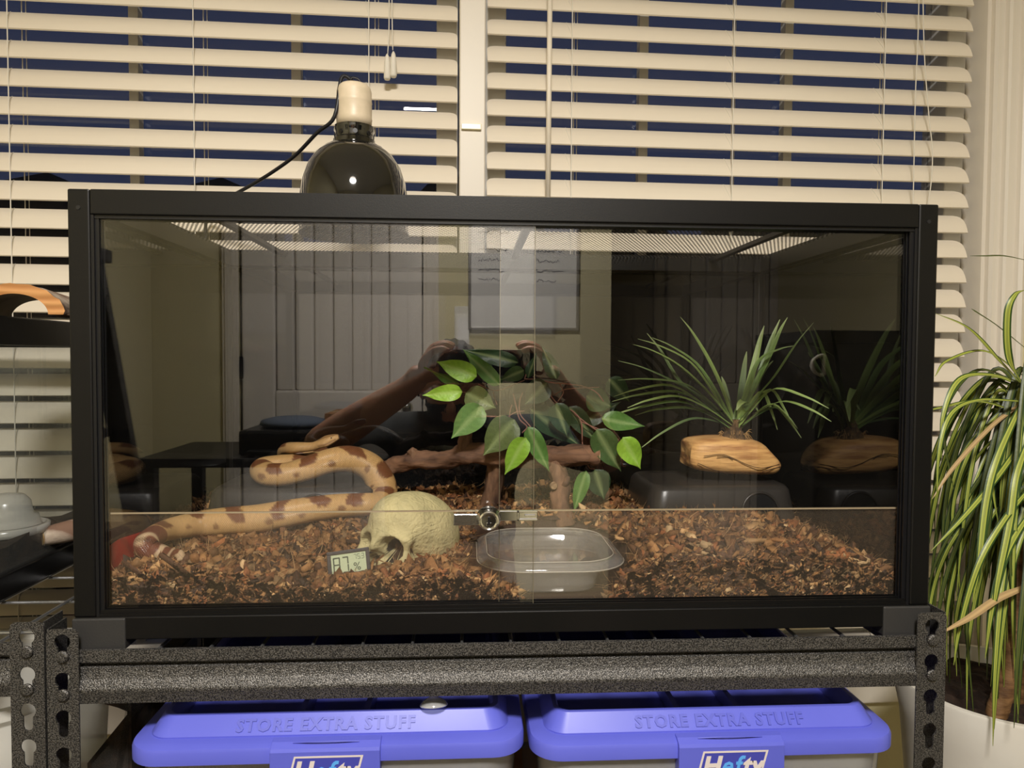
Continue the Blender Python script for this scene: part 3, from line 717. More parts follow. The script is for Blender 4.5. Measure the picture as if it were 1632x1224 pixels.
# ------------------------------------------------------------------ hides
def hide(name, u0, u1, vf, yf, yb, label, door_u, ground, wadd=.0):
    a = P(u0, vf, yf); b = P(u1, vf, yf); zt = 1.0215; cx = (a.x+b.x)/2; hx = (b.x-a.x)/2; cyy = (yf+yb)/2; hy = (yb-yf)/2
    h = zt-ground
    loops = [rrect(cx, cyy, hx+.014, hy+.012, .028, ground, 8), rrect(cx, cyy, hx+.008, hy+.007, .026, ground+h*.5, 8), rrect(cx, cyy, hx+.003, hy+.003, .024, ground+h*.88, 8),
             rrect(cx, cyy, hx, hy, .022, zt-.004, 8), rrect(cx, cyy, hx-.003, hy-.003, .021, zt-.0012, 8), rrect(cx, cyy, hx-.007, hy-.007, .019, zt, 8), rrect(cx, cyy, hx*.3, hy*.3, .01, zt+.0006, 8)]
    t = thing(name, label, 'hide', (cx, cyy, ground), 'dark plastic hides')
    s = build('shell', MB().loft(loops), M['hide'], t, autosm=40)
    dx = P(door_u, vf, yf).x; r = .0265
    arch = [(dx+r*cos(q), ground+.031+r*sin(q)) for q in np.linspace(0, pi, 21)]
    out = [(dx+r, ground), (dx+r, ground+.015)]+arch+[(dx-r, ground+.015), (dx-r, ground)]
    def yof(z): return yf-float(np.interp((z-ground)/h, [0, .5, .88, 1], [.012, .007, .003, .0005]))
    build('doorway', MB().add([(x, yof(z)-.0018, z) for x, z in out], [tuple(range(len(out)))]), M['groove'], t)
    pts = [(x, yof(z)-.002, z) for x, z in out]
    build('doorway_rim', MB().tube(pts, .0019, 8), M['hide'], t, smooth=True)
    return t
hide('reptile_hide', 334, 590, 778, .255, .405, 'dark grey plastic hide under the snake\'s raised coil at the left back', 503, .955)
hide('reptile_hide', 1042, 1262, 778, .255, .405, 'dark grey plastic hide under the light wood block at the right back', 1209, .955)

# red block in the left corner
mb = MB(); rl_ = []
for y, zt0 in ((.030, .992), (.036, .999), (.06, 1.001), (.12, .995), (.20, .986), (.26, .981), (.268, .976)):
    rl_.append([(-.4400, y, .936), (-.4355, y, .936), (-.4362, y, zt0-.002), (-.4385, y, zt0), (-.4400, y, zt0-.001)])
mb.loft(rl_)
rd = build('red_plastic_sheet', mb, M['red'], autosm=50)
tag(rd, 'smooth dark red plastic sheet against the left wall behind the snake\'s tail', 'sheet')

# ------------------------------------------------------------------ snake
sp = [  # u, v, y, half width px
 (540, 696, .300, 4.2), (532, 699, .300, 8.5), (522, 703, .300, 11.5), (512, 707, .300, 9.8), (503, 711, .302, 8), (492, 713, .306, 8.5), (472, 714, .315, 10), (457, 716, .335, 11),
 (455, 724, .352, 12), (470, 729, .362, 13), (495, 727, .366, 14), (512, 725, .360, 15), (505, 735, .338, 17), (478, 740, .318, 18), (445, 743, .305, 19), (420, 748, .300, 20),
 (428, 757, .275, 21), (455, 757, .264, 21), (490, 748, .262, 21.5), (525, 736, .268, 22), (558, 733, .280, 24), (588, 745, .290, 25), (606, 768, .290, 24), (611, 790, .282, 22),
 (604, 803, .258, 20.5), (580, 805, .238, 20.5), (540, 807, .224, 21), (500, 812, .214, 22), (455, 820, .205, 24), (410, 828, .200, 25), (365, 831, .196, 24), (320, 836, .190, 23), (285, 842, .163, 21),
 (262, 848, .140, 19.5), (245, 856, .108, 19), (233, 867, .074, 18.5), (240, 878, .071, 17), (254, 881, .069, 15), (267, 886, .063, 12.5), (277, 893, .055, 10), (284, 901, .047, 8.2), (288, 909, .040, 6.8), (288, 917, .034, 5.2)]
ctr = [tuple(P(u, v, y)) for u, v, y, r in sp]; rr = [r/1150*((y-CAM.y)) for u, v, y, r in sp]
cr = catmull([c+(r,) for c, r in zip(ctr, rr)], 14); cr = np.array(cr); CP = cr[:, :3]; RR = cr[:, 3]
for q_ in range(len(CP)):
    if CP[q_, 1] < .20:
        CP[q_, 2] = max(CP[q_, 2], float(hgt(CP[q_, 0], CP[q_, 1]))+RR[q_]*(.9 if CP[q_, 1] < .14 else .35)+(.005 if CP[q_, 1] < .14 else 0))
seg = np.linalg.norm(np.diff(CP, axis=0), axis=1); SL = np.concatenate([[0], np.cumsum(seg)]); total = SL[-1]
nS, nT = len(CP), 36
vs = np.zeros((nS, nT, 3)); cols = np.zeros((nS, nT, 3))
base_c = np.array(lin((208, 166, 108))); pale = np.array(lin((212, 178, 132))); sad = np.array(lin((126, 80, 50))); dk = np.array(lin((104, 62, 44))); belly = np.array(lin((206, 182, 150)))
rs = np.random.default_rng(5)
sadd = []; s_ = .10
while s_ < total-.11: sadd.append((s_, rs.uniform(.009, .014), rs.uniform(.7, 1.05), rs.uniform(-.35, .35))); s_ += rs.uniform(.042, .060)
tail0 = total-.115
tailb = [(total-.100, .022, 3.2, 0), (total-.062, .011, 3.2, 0), (total-.036, .008, 3.2, 0), (total-.016, .006, 3.2, 0)]
side = [(a[0]+rs.uniform(.015, .03), rs.uniform(.004, .006), sg*rs.uniform(1.15, 1.4), rs.uniform(.18, .3)) for a in sadd for sg in (-1, 1)]
up = np.array([0, 0, 1.]); 
for i in range(nS):
    t_ = CP[min(i+1, nS-1)]-CP[max(i-1, 0)]; t_ /= np.linalg.norm(t_)+1e-9
    tt = CP[min(i+8, nS-1)]-CP[max(i-8, 0)]; tt /= np.linalg.norm(tt)+1e-9; t_ = tt
    # dorsal direction: up and a little toward the viewer
    dz = up+np.array([0, -.35, 0]); nrm = dz-t_*dz.dot(t_); nrm /= np.linalg.norm(nrm); bi = np.cross(t_, nrm)
    s = SL[i]; hw = 1.0; hh = .92
    if s < .034:   # head: broad jaw, flat crown, narrow neck
        k = s/.034; hw = np.interp(k, [0, .12, .35, .62, .85, 1], [1.15, 1.25, 1.2, 1.25, 1.1, 1.0]); hh = np.interp(k, [0, .2, .5, .8, 1], [.9, .72, .68, .74, .88])
    for j in range(nT):
        a = 2*pi*j/nT; ca_, sa_ = cos(a), sin(a)        # a = 0 is the back ridge
        pr = (ca_ if ca_ > 0 else ca_*.82)
        vs[i, j] = CP[i]+RR[i]*(nrm*pr*hh+bi*sa_*hw)
        ang = (a+pi) % (2*pi)-pi
        f = base_c*(1-.25*min(1, abs(ang)/2))+pale*.25*min(1, abs(ang)/2)
        if abs(ang) > 1.9: f = f*(1-(abs(ang)-1.9)/.9) + belly*((abs(ang)-1.9)/.9) if abs(ang) < 2.8 else belly
        f = f*(1+.05*math.sin(s*900+5*ang))
        m = 0
        for (c0, w0, a0, sk) in sadd:
            d2 = abs(s-c0-.010*math.sin(ang*2.3+c0*70)*.5)/w0; e = abs(ang-sk)/a0; wob = .12*math.sin(ang*9+c0*311)+.1*math.sin(s*700+ang*4)
            q = d2**2.2*(1+1.4*(1-min(1, e)))*.55+e**2.4+wob; m = max(m, 1-np.clip((q-.85)/.22, 0, 1))
        for (c0, w0, a0, _) in (tailb if s > tail0 else []):
            m = max(m, 1-np.clip((abs(s-c0-.002*math.sin(3*ang))/w0-.85)/.2, 0, 1))
        for (c0, w0, a0, ah) in side:
            q = ((s-c0)/w0)**2+((ang-a0)/ah)**2; m = max(m, .75*(1-np.clip((q-.6)/.6, 0, 1)))
        if s > total-.0025: m = 0; f = np.array(lin((235, 225, 210)))
        if s < .03: m = .55*math.exp(-(ang/.25)**2)+(.6*math.exp(-((abs(ang)-1.35)/.16)**2) if s > .004 else 0)
        cc_ = sad if rs.random() < 2 else dk
        edge = 1-abs(2*m-1)
        if s > tail0: cc_ = np.array(lin((128, 74, 52)))
        cols[i, j] = (f*(1-m)+cc_*m)*(1-.18*edge*(m > .1)) if s <= tail0 else ((np.array(lin((222, 190, 150)))*(1-m)+cc_*m))
idx = np.arange(nS*nT).reshape(nS, nT)
fs = [(idx[i, j], idx[i, (j+1) % nT], idx[i+1, (j+1) % nT], idx[i+1, j]) for i in range(nS-1) for j in range(nT)]
fs += [tuple(idx[0, ::-1]), tuple(idx[-1])]
def snake_mat():
    m = attr_mat('snake_scales', .36, 0, spec=.5, sss=.04); nt = m.node_tree; b = nt.nodes['Principled BSDF']
    uvn = nn(nt, 'ShaderNodeUVMap'); uvn.uv_map = 'uv'; mp = nn(nt, 'ShaderNodeMapping'); mp.inputs['Rotation'].default_value = (0, 0, pi/4); mp.inputs['Scale'].default_value = (1, 1, 1)
    nt.links.new(uvn.outputs[0], mp.inputs[0]); br = nn(nt, 'ShaderNodeTexVoronoi', distance='MANHATTAN', feature='F1'); br.inputs['Scale'].default_value = 1; br.inputs['Randomness'].default_value = .12
    nt.links.new(mp.outputs[0], br.inputs['Vector'])
    bp = nn(nt, 'ShaderNodeBump'); bp.inputs['Strength'].default_value = .55; bp.inputs['Distance'].default_value = .0010; bp.invert = True
    nt.links.new(br.outputs['Distance'], bp.inputs['Height']); nt.links.new(bp.outputs[0], b.inputs['Normal'])
    a = [n for n in nt.nodes if n.type == 'VERTEX_COLOR'][0]
    mr = nn(nt, 'ShaderNodeMapRange'); mr.inputs[1].default_value = .25; mr.inputs[2].default_value = .6; mr.inputs[3].default_value = 1.06; mr.inputs[4].default_value = .72
    nt.links.new(br.outputs['Distance'], mr.inputs[0]); ml = nn(nt, 'ShaderNodeMix', data_type='RGBA', blend_type='MULTIPLY'); ml.inputs[0].default_value = 1
    nt.links.new(a.outputs[0], ml.inputs[6]); nt.links.new(mr.outputs[0], ml.inputs[7]); nt.links.new(ml.outputs[2], b.inputs['Base Color'])
    return m
sn = thing('boa_snake', 'tan boa with reddish brown saddle patches coiled over the left hide and bedding', 'snake', (CP[:, 0].mean(), .22, .955))
sb = build('body', ([tuple(p) for p in vs.reshape(-1, 3)], fs), snake_mat(), sn, smooth=True, colors=cols.reshape(-1, 3))
uvl = sb.data.uv_layers.new(name='uv'); lv = np.zeros(len(sb.data.loops), dtype=np.int32); sb.data.loops.foreach_get('vertex_index', lv)
ii = lv//nT; jj = lv % nT; pol = np.zeros((len(lv), 2)); pol[:, 0] = SL[ii]/.0016
ja = jj.astype(float)
ls = np.zeros(len(sb.data.polygons), dtype=np.int32); sb.data.polygons.foreach_get('loop_start', ls)
for q0 in ls[:-2] if len(ls) > 2 else []:
    w4 = ja[q0:q0+4]
    if w4.max()-w4.min() > nT/2: ja[q0:q0+4] = np.where(w4 < nT/2, w4+nT, w4)
pol[:, 1] = ja/nT*44; uvl.data.foreach_set('uv', pol.ravel())
# eyes
hd_i = int(np.argmin(abs(SL-.009)))
for sg in (-1, 1):
    t_ = CP[hd_i+3]-CP[hd_i-3]; t_ /= np.linalg.norm(t_); nrm = up-t_*up.dot(t_); nrm /= np.linalg.norm(nrm); bi = np.cross(t_, nrm)
    e = CP[hd_i]+RR[hd_i]*(nrm*.30+bi*sg*.98)
    build('eye', MB().lathe([(.001*sin(q), -.001*cos(q)) for q in np.linspace(0.05, pi-.05, 9)], tuple(e), 12), M['eye'], sn, smooth=True)

# ------------------------------------------------------------------ skull (traced from a distance field)
def smin(a, b, k): h = np.clip(.5+.5*(b-a)/k, 0, 1); return b*(1-h)+a*h-k*h*(1-h)
def smax(a, b, k): return -smin(-a, -b, k)
def ell(p, c, r):
    q = (p-np.array(c))/np.array(r); k0 = np.linalg.norm(q, axis=-1); k1 = np.linalg.norm(q/np.array(r), axis=-1); return k0*(k0-1)/np.maximum(k1, 1e-6)
def caps(p, a, b, r):
    a = np.array(a); b = np.array(b); pa = p-a; ba = b-a; h = np.clip((pa@ba)/(ba@ba), 0, 1); return np.linalg.norm(pa-h[..., None]*ba, axis=-1)-r
def skull_sdf(p):
    ay = np.stack([p[..., 0], np.abs(p[..., 1]), p[..., 2]], -1)
    d = ell(p, (-.004, 0, .002), (.062, .047, .046))
    d = smin(d, ell(p, (-.022, 0, -.012), (.042, .043, .036)), .012)
    d = smin(d, ell(p, (.030, 0, .006), (.030, .036, .032)), .012)              # forehead
    d = smin(d, caps(ay, (.0565, .004, -.0125), (.0455, .031, -.0135), .0062), .009)   # brow
    d = smin(d, ell(p, (.046, 0, -.040), (.016, .020, .026)), .010)             # upper jaw
    d = smin(d, caps(ay, (.057, .0015, -.012), (.063, .0015, -.029), .0052), .007)     # nose bridge
    d = smin(d, caps(ay, (.047, .031, -.015), (.043, .034, -.036), .0050), .006)       # outer orbit
    d = smin(d, caps(ay, (.043, .034, -.036), (.056, .012, -.042), .0058), .008)       # cheek
    d = smin(d, caps(ay, (.043, .035, -.036), (.008, .046, -.032), .0042), .004)       # cheek arch
    d = smin(d, caps(ay, (.052, .010, -.056), (.036, .018, -.056), .0058), .006)       # tooth row
    d = smax(d, -ell(ay, (.026, .050, -.020), (.020, .010, .016)), .006)        # temple hollow
    d = smax(d, -ell(ay, (.020, .040, -.046), (.022, .013, .011)), .005)        # under the arch
    d = smax(d, -ell(ay, (.052, .0178, -.0265), (.034, .0150, .0142)), .0035)   # eye sockets
    d = smax(d, -ell(ay, (.062, .0045, -.0425), (.022, .0058, .0095)), .0025)   # nose opening
    d = smax(d, -ell(ay, (.060, .0030, -.0365), (.018, .0035, .0065)), .002)
    return d
bm = bmesh.new(); bmesh.ops.create_icosphere(bm, subdivisions=7, radius=1)
SV = np.array([v.co[:] for v in bm.verts]); SF = [[v.index for v in f.verts] for f in bm.faces]; bm.free()
cen = np.array([.012, 0, -.012]); tt_ = np.full(len(SV), .12)
for it in range(90):
    dd = skull_sdf(cen+SV*tt_[:, None]); act = dd > 2e-4
    tt_ = np.where(act, np.maximum(tt_-dd*.7, .012), tt_)
SP = cen+SV*tt_[:, None]
aaz = R(-90-37)      # faces left and towards the lens
sc_k = 1.03; ry = R(-19)
Sx = SP[:, 0]*cos(ry)+SP[:, 2]*sin(ry); Sz = -SP[:, 0]*sin(ry)+SP[:, 2]*cos(ry)
scn = P(659, 846, .145)
SPw = np.stack([scn.x+sc_k*(Sx*cos(aaz)-SP[:, 1]*sin(aaz)), scn.y+sc_k*(Sx*sin(aaz)+SP[:, 1]*cos(aaz)), scn.z+sc_k*Sz], -1)
def skull_mat():
    m = mat('cast_bone', lin((205, 192, 142)), .72, c2=lin((176, 166, 122)), nscale=38, bump=.9, bscale=240)
    nt = m.node_tree; b = nt.nodes['Principled BSDF']; tc = nn(nt, 'ShaderNodeTexCoord')
    nz = nn(nt, 'ShaderNodeTexNoise'); nz.inputs['Scale'].default_value = 30; nz.inputs['Detail'].default_value = 5; nt.links.new(tc.outputs['Object'], nz.inputs['Vector'])
    mxv = nn(nt, 'ShaderNodeMix', data_type='RGBA'); mxv.inputs[0].default_value = .03
    nt.links.new(tc.outputs['Object'], mxv.inputs[6]); nt.links.new(nz.outputs['Color'], mxv.inputs[7])
    vo = nn(nt, 'ShaderNodeTexVoronoi', feature='DISTANCE_TO_EDGE'); vo.inputs['Scale'].default_value = 26; nt.links.new(mxv.outputs[2], vo.inputs['Vector'])
    mr = nn(nt, 'ShaderNodeMapRange'); mr.inputs[1].default_value = 0; mr.inputs[2].default_value = .035; nt.links.new(vo.outputs['Distance'], mr.inputs[0])
    old = b.inputs['Normal'].links[0].from_node; bp = nn(nt, 'ShaderNodeBump'); bp.inputs['Strength'].default_value = .35; bp.inputs['Distance'].default_value = .0012
    nt.links.new(mr.outputs[0], bp.inputs['Height']); nt.links.new(old.outputs[0], bp.inputs['Normal']); nt.links.new(bp.outputs[0], b.inputs['Normal'])
    return m
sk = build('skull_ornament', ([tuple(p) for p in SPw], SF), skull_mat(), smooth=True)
sk.data.materials.append(mat('recess_shade', lin((30, 26, 20)), .9))  # shade inside the eye sockets and nose opening, painted as a dark colour
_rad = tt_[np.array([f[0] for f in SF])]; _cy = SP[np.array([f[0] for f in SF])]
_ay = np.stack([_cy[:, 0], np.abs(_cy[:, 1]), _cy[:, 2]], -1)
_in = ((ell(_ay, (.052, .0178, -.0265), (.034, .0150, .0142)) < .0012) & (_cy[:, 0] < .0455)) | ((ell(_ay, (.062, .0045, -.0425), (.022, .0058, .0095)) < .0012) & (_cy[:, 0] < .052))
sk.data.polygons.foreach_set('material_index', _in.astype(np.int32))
tag(sk, 'cream resin human skull ornament without a jaw half sunk in the bedding', 'skull')

# ------------------------------------------------------------------ hygrometer
hc = P(556, 897, .056); hg = thing('digital_hygrometer', 'small grey digital hygrometer leaning beside the skull', 'thermometer', tuple(hc))
rl = Euler((R(-14), R(-5), R(10))).to_matrix().to_4x4(); MW = Matrix.Translation(hc) @ rl
def tm(mb): mb.v = [tuple(MW @ Vector(p)) for p in mb.v]; return mb
build('case', tm(MB().box(-.0235, .0235, .001, .010, -.0150, .0145)), M['meter'], hg, bevel=.0012)
build('bezel', tm(MB().box(-.0235, .0235, -.0012, .001, .0108, .0145).box(-.0235, .0235, -.0012, .001, -.0150, -.0105).box(-.0235, -.0192, -.0012, .001, -.0105, .0108).box(.0192, .0235, -.0012, .001, -.0105, .0108)), M['meter'], hg, bevel=.0006)
scr = build('display', tm(MB().box(-.0192, .0192, .0002, .001, -.0105, .0108)), M['lcd'], hg)
SEG = {'8': 'abcdefg', '7': 'abc', '5': 'afgcd', '3': 'abgcd'}
def digit(ch, x, z, w_, h, th):
    mb = MB(); sg = SEG[ch]; y0, y1 = -.0001, .0002
    R_ = {'a': (x, x+w_, z+h-th, z+h), 'g': (x, x+w_, z+h/2-th/2, z+h/2+th/2), 'd': (x, x+w_, z, z+th), 'f': (x, x+th, z+h/2, z+h), 'b': (x+w_-th, x+w_, z+h/2, z+h), 'e': (x, x+th, z, z+h/2), 'c': (x+w_-th, x+w_, z, z+h/2)}
    g_ = .0004
    for q in sg:
        a = R_[q]
        if q in 'agd': mb.box(a[0]+g_, a[1]-g_, y0, y1, a[2], a[3])
        else: mb.box(a[0], a[1], y0, y1, a[2]+g_, a[3]-g_)
    return mb
for ch, x, z, w_, h, th in (('8', -.0172, -.009, .0078, .0165, .0014), ('7', -.0070, -.009, .0068, .0165, .0014), ('7', .0058, .0030, .0030, .0058, .0005), ('5', .0098, .0030, .0032, .0058, .0005), ('3', .0142, .0030, .0032, .0058, .0005)):
    build('digit', tm(digit(ch, x, z, w_, h, th)), M['ink'], scr)
build('decimal_point', tm(MB().box(.0134, .0138, -.0001, .0002, .0030, .0035)), M['ink'], scr)
text('percent_sign', '%', .0125, M['ink'], scr, tuple(MW @ Vector((.0088, -.0001, -.0090))), ext=.0001, rot=(R(90-14), R(-5), R(10)))

# ------------------------------------------------------------------ water bowl
bx, by, bhx, bhy = BWL; bt = .9715; bb = IZ+.001
wb = thing('water_bowl', 'clear plastic deli tub of water sunk in the bedding at the front', 'bowl', (bx, by, bb))
def oct_(hx, hy, z, r): return rrect(bx, by, hx, hy, r, z, 5)
h = bt-bb
outer = [oct_(bhx*.60, bhy*.60, bb, .030), oct_(bhx*.64, bhy*.64, bb+.001, .032), oct_(bhx*.70, bhy*.70, bb+h*.5, .036), oct_(bhx*.77, bhy*.77, bb+h*.80, .040), oct_(bhx*.84, bhy*.84, bb+h*.82, .044), oct_(bhx*.86, bhy*.86, bt-.003, .046)]
inner = [[(bx+(x-bx)*.985, by+(y-by)*.985, z+.0008) for x, y, z in l] for l in outer][::-1]
build('tub', MB().loft(outer+inner), M['deli'], wb, autosm=50)
build('rim', MB().loft([oct_(bhx*.86, bhy*.86, bt-.003, .046), oct_(bhx*.97, bhy*.97, bt-.0075, .054), oct_(bhx, bhy, bt-.009, .056), oct_(bhx*1.0, bhy*1.0, bt-.006, .056), oct_(bhx*.975, bhy*.975, bt-.004, .054), oct_(bhx*.90, bhy*.90, bt-.0005, .050), oct_(bhx*.86, bhy*.86, bt, .046), oct_(bhx*.85, bhy*.85, bt-.003, .045)], False, False), M['deli'], wb, autosm=60)
edge = mat('plastic_lip', lin((206, 198, 184)), .25, trans=.3)
def ring(hx, hy, z, r, rad):
    p = rrect(bx, by, hx, hy, r, z, 8); return MB().tube(p+[p[0]], rad, 6, cap=False)
build('lip', ring(bhx*1.0, bhy*1.0, bt-.0078, .056, .0008), edge, wb, smooth=True)
build('lip', ring(bhx*.865, bhy*.865, bt-.0002, .046, .0007), edge, wb, smooth=True)
wz = bt-.014
build('water', MB().loft([oct_(bhx*.755, bhy*.755, wz, .038), oct_(bhx*.3, bhy*.3, wz+.00001, .02)], False, True), M['water'], wb)
# pieces of debris floating: none; grey rubbed marks are part of the wet floor
# ------------------------------------------------------------------ olive wood block with tufted plant
def P2(u, v, y): return tuple(P(u, v, y))
zt_ = 1.0222
lw = thing('tufted_plant', 'grassy green artificial plant mounted on a light olive wood block on the right hide', 'plant', (P(1171, 757, .34).x, .34, zt_))
def blk(t):   # cross sections along x of the block: (u, v_top, v_bottom, yfront, yback)
    return t
secs = [(1098, 716, 738, .325, .365), (1101, 702, 746, .312, .378), (1112, 697, 752, .303, .385), (1135, 694, 756, .300, .388), (1160, 693, 759, .298, .390), (1185, 695, 760, .298, .390), (1205, 697, 761, .299, .388), (1222, 701, 761, .301, .386), (1236, 714, 760, .305, .380), (1243, 728, 757, .312, .372), (1244, 740, 753, .325, .360)]
loops = []
for u, vt_, vb_, y0, y1 in secs:
    y0 -= .025; y1 -= .030
    ym = (y0+y1)/2; X0 = P(u, vt_, y0).x; zt2 = P(u, vt_, ym).z; zb2 = max(zt_, P(u, vb_, y0).z); l = []
    for k in range(20):
        a = 2*pi*k/20; ca_, sa_ = cos(a), sin(a); e = .55
        l.append((X0+.003*sin(a*3+u), ym+(y1-y0)/2*abs(ca_)**e*(1 if ca_ > 0 else -1), (zt2+zb2)/2+(zt2-zb2)/2*abs(sa_)**e*(1 if sa_ > 0 else -1)))
    loops.append(l)
build('wood_block', MB().loft(loops), M['olive_wood'], lw, bevel=0, autosm=50, subsurf=1)
# cracks running along the grain
for pts in ([(1122, 727, .2985), (1150, 724, .2965), (1170, 731, .2965), (1192, 741, .2965), (1215, 746, .298), (1242, 740, .309)], [(1143, 728, .2965), (1160, 728, .2965), (1168, 733, .2965)],
            [(1215, 752, .299), (1228, 748, .3015), (1243, 744, .311)], [(1112, 738, .302), (1135, 748, .2985), (1160, 756, .297)]):
    build('crack', MB().tube(catmull([P2(p[0], p[1], p[2]-.025) for p in pts], 5), .0009, 5, flat=.5), mat('crack_dark', lin((50, 28, 16)), .9) if 'crack_dark' not in bpy.data.materials else bpy.data.materials['crack_dark'], lw)
dkc = bpy.data.materials['crack_dark']
# root ball
rb = MB(); c0 = P(1170, 700, .308)
prof = [(.0235, -.010), (.0225, -.002), (.017, .006), (.011, .013), (.008, .022), (.0065, .030)]
rb.lathe(prof, c0, 24)
rb.v = [(x+.002*math.sin(z*900+y*700)+.0012*math.sin(y*2100), y+.002*math.sin(x*1100), z) for x, y, z in rb.v]
build('root_ball', rb, mat('dry_moss', lin((120, 92, 60)), .95, c2=lin((60, 46, 32)), nscale=120, bump=1, bscale=220), lw, smooth=True)
rf = MB()
for k in range(70):
    a = rng.uniform(0, 2*pi); p = Vector((c0.x+.018*cos(a), c0.y+.018*sin(a), c0.z+rng.uniform(-.006, .012)))
    q = p+Vector((cos(a)*rng.uniform(.002, .010), sin(a)*rng.uniform(.002, .010), rng.uniform(-.012, .008)))
    rf.tube([p, (p+q)/2+Vector((0, 0, .003)), q], [.0007, .0005, .0002], 4)
ro = build('root_fibres', rf, mat('root_fibre', lin((170, 136, 88)), .9), lw)
ro['kind'] = 'stuff'
def blade(par, pts, w0, colr, tipc, fold=.18, up=(0, -.4, 1), n=16, mid=None, mat_=None, name='leaf'):
    c = np.array(catmull(pts, max(2, n//(len(pts)-1)))); m = len(c); mb = MB(); cs = []
    u0 = Vector(up); 
    for i in range(m):
        t = Vector(c[min(i+1, m-1)]-c[max(i-1, 0)]).normalized(); s = t.cross(u0)
        s = s.normalized() if s.length > 1e-3 else Vector((1, 0, 0)); nr = s.cross(t).normalized()
        f = i/(m-1); ww = w0*min(1, .45+f*2.2)*(1-max(0, (f-.45)/.55)**1.6)+.0004
        p = Vector(c[i])
        for k, q in ((-1, 1), (-.5, .45), (0, 0), (.5, .45), (1, 1)):
            mb.v.append(tuple(p+s*ww*k+nr*ww*fold*q))
            g = np.array(colr)*(1-f**4)+np.array(tipc)*f**4
            if mid is not None: g = np.array(mid) if abs(k) < .6 else np.array(colr)
            elif k == 0: g = g*.8
            cs.append(g)
    for i in range(m-1):
        for k in range(4): a = i*5+k; mb.f.append((a, a+1, a+6, a+5))
    return build(name, mb, mat_ or M['blade'], par, smooth=True, colors=np.array(cs))
bs = (1172, 688, .308)
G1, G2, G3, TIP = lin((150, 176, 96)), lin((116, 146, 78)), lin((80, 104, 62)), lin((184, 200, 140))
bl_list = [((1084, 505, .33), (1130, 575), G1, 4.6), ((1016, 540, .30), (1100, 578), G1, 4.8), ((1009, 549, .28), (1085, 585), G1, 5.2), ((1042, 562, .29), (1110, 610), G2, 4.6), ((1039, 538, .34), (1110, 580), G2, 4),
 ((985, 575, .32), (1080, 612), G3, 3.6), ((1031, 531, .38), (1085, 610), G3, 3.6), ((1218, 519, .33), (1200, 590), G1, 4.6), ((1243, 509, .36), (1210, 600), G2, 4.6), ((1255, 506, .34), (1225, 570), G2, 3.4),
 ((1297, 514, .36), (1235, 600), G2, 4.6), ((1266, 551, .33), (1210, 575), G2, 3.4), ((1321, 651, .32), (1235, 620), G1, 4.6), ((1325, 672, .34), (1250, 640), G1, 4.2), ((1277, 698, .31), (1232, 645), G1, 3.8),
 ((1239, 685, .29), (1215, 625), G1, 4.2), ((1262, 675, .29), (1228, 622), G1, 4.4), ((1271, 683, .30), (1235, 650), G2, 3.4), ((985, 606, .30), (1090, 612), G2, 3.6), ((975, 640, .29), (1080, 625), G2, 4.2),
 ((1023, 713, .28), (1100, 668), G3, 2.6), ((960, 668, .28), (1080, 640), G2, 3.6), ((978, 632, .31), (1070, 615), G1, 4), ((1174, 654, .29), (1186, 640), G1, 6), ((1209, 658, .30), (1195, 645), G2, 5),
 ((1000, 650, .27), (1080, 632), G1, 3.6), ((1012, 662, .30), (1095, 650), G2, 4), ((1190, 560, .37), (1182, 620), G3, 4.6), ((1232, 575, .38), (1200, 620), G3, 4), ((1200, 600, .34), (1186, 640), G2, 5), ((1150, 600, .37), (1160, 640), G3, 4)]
for (tu, tv_, ty), (mu, mv), g, wpx in bl_list:
    def inside(u_, v_, y_):
        p_ = P(u_, v_, y_)
        while p_.x > .430 and y_ > .05: y_ -= .004; p_ = P(u_, v_, y_)
        return Vector(p_)
    b0_ = Vector(P(bs[0]+rng.uniform(-7, 7), bs[1]+rng.uniform(-6, 2), bs[2]+rng.uniform(-.006, .006))); tp = inside(tu, tv_, ty); mp_ = inside(mu, mv, (bs[2]+tp.y)/2)
    blade(lw, [tuple(b0_), tuple(b0_*.5+mp_*.5+Vector((0, 0, .006))), tuple(mp_), tuple(mp_*.42+tp*.58+Vector((0, 0, .004))), tuple(tp)], wpx/960, g, TIP)

# ------------------------------------------------------------------ driftwood branch
br = thing('driftwood_branch', 'gnarled brown driftwood branch standing on two legs behind the bowl', 'branch', (P(830, 740, .3).x, .3, .96))
def limb(pts, sub=6, n=14, seedk=1, name='limb', cap=True):
    c = catmull([P2(u, v, y)+(r/1150*(y-CAM.y),) for u, v, y, r in pts], sub); mb = MB()
    mb.tube([p[:3] for p in c], [p[3] for p in c], n)
    vv = []
    for i, p in enumerate(mb.v):
        ring_, k = divmod(i, n); ctr_ = np.array(c[ring_][:3]) if ring_ < len(c) else np.array(p)
        q = np.array(p)-ctr_; f = 1+.16*sin(k*2*pi/n*3+ring_*.35+seedk)+.10*sin(k*2*pi/n*5-ring_*.6)+.05*rng.uniform(-1, 1)
        vv.append(tuple(ctr_+q*f))
    mb.v = vv; return build(name, mb, M['driftleg' if name in ('leg', 'knob', 'twig_stub') else 'drift'], br, smooth=True)
limb([(604, 772, .33, 9), (612, 757, .325, 12), (628, 742, .32, 13), (648, 736, .31, 13), (663, 733, .305, 14), (690, 733, .30, 13), (718, 730, .295, 14), (742, 724, .29, 17), (770, 722, .285, 16), (805, 727, .28, 17), (840, 730, .275, 18), (870, 728, .27, 18), (900, 727, .265, 17), (935, 726, .26, 15.5), (955, 727, .258, 13.5)], name='main_limb')
cp_ = P(956, 727, .2575)
build('cut_end', MB().tube([cp_, cp_+Vector((.0012, -.0003, 0))], .0105, 16), mat('cut_wood', lin((186, 160, 122)), .8, c2=lin((110, 84, 60)), nscale=160), br)
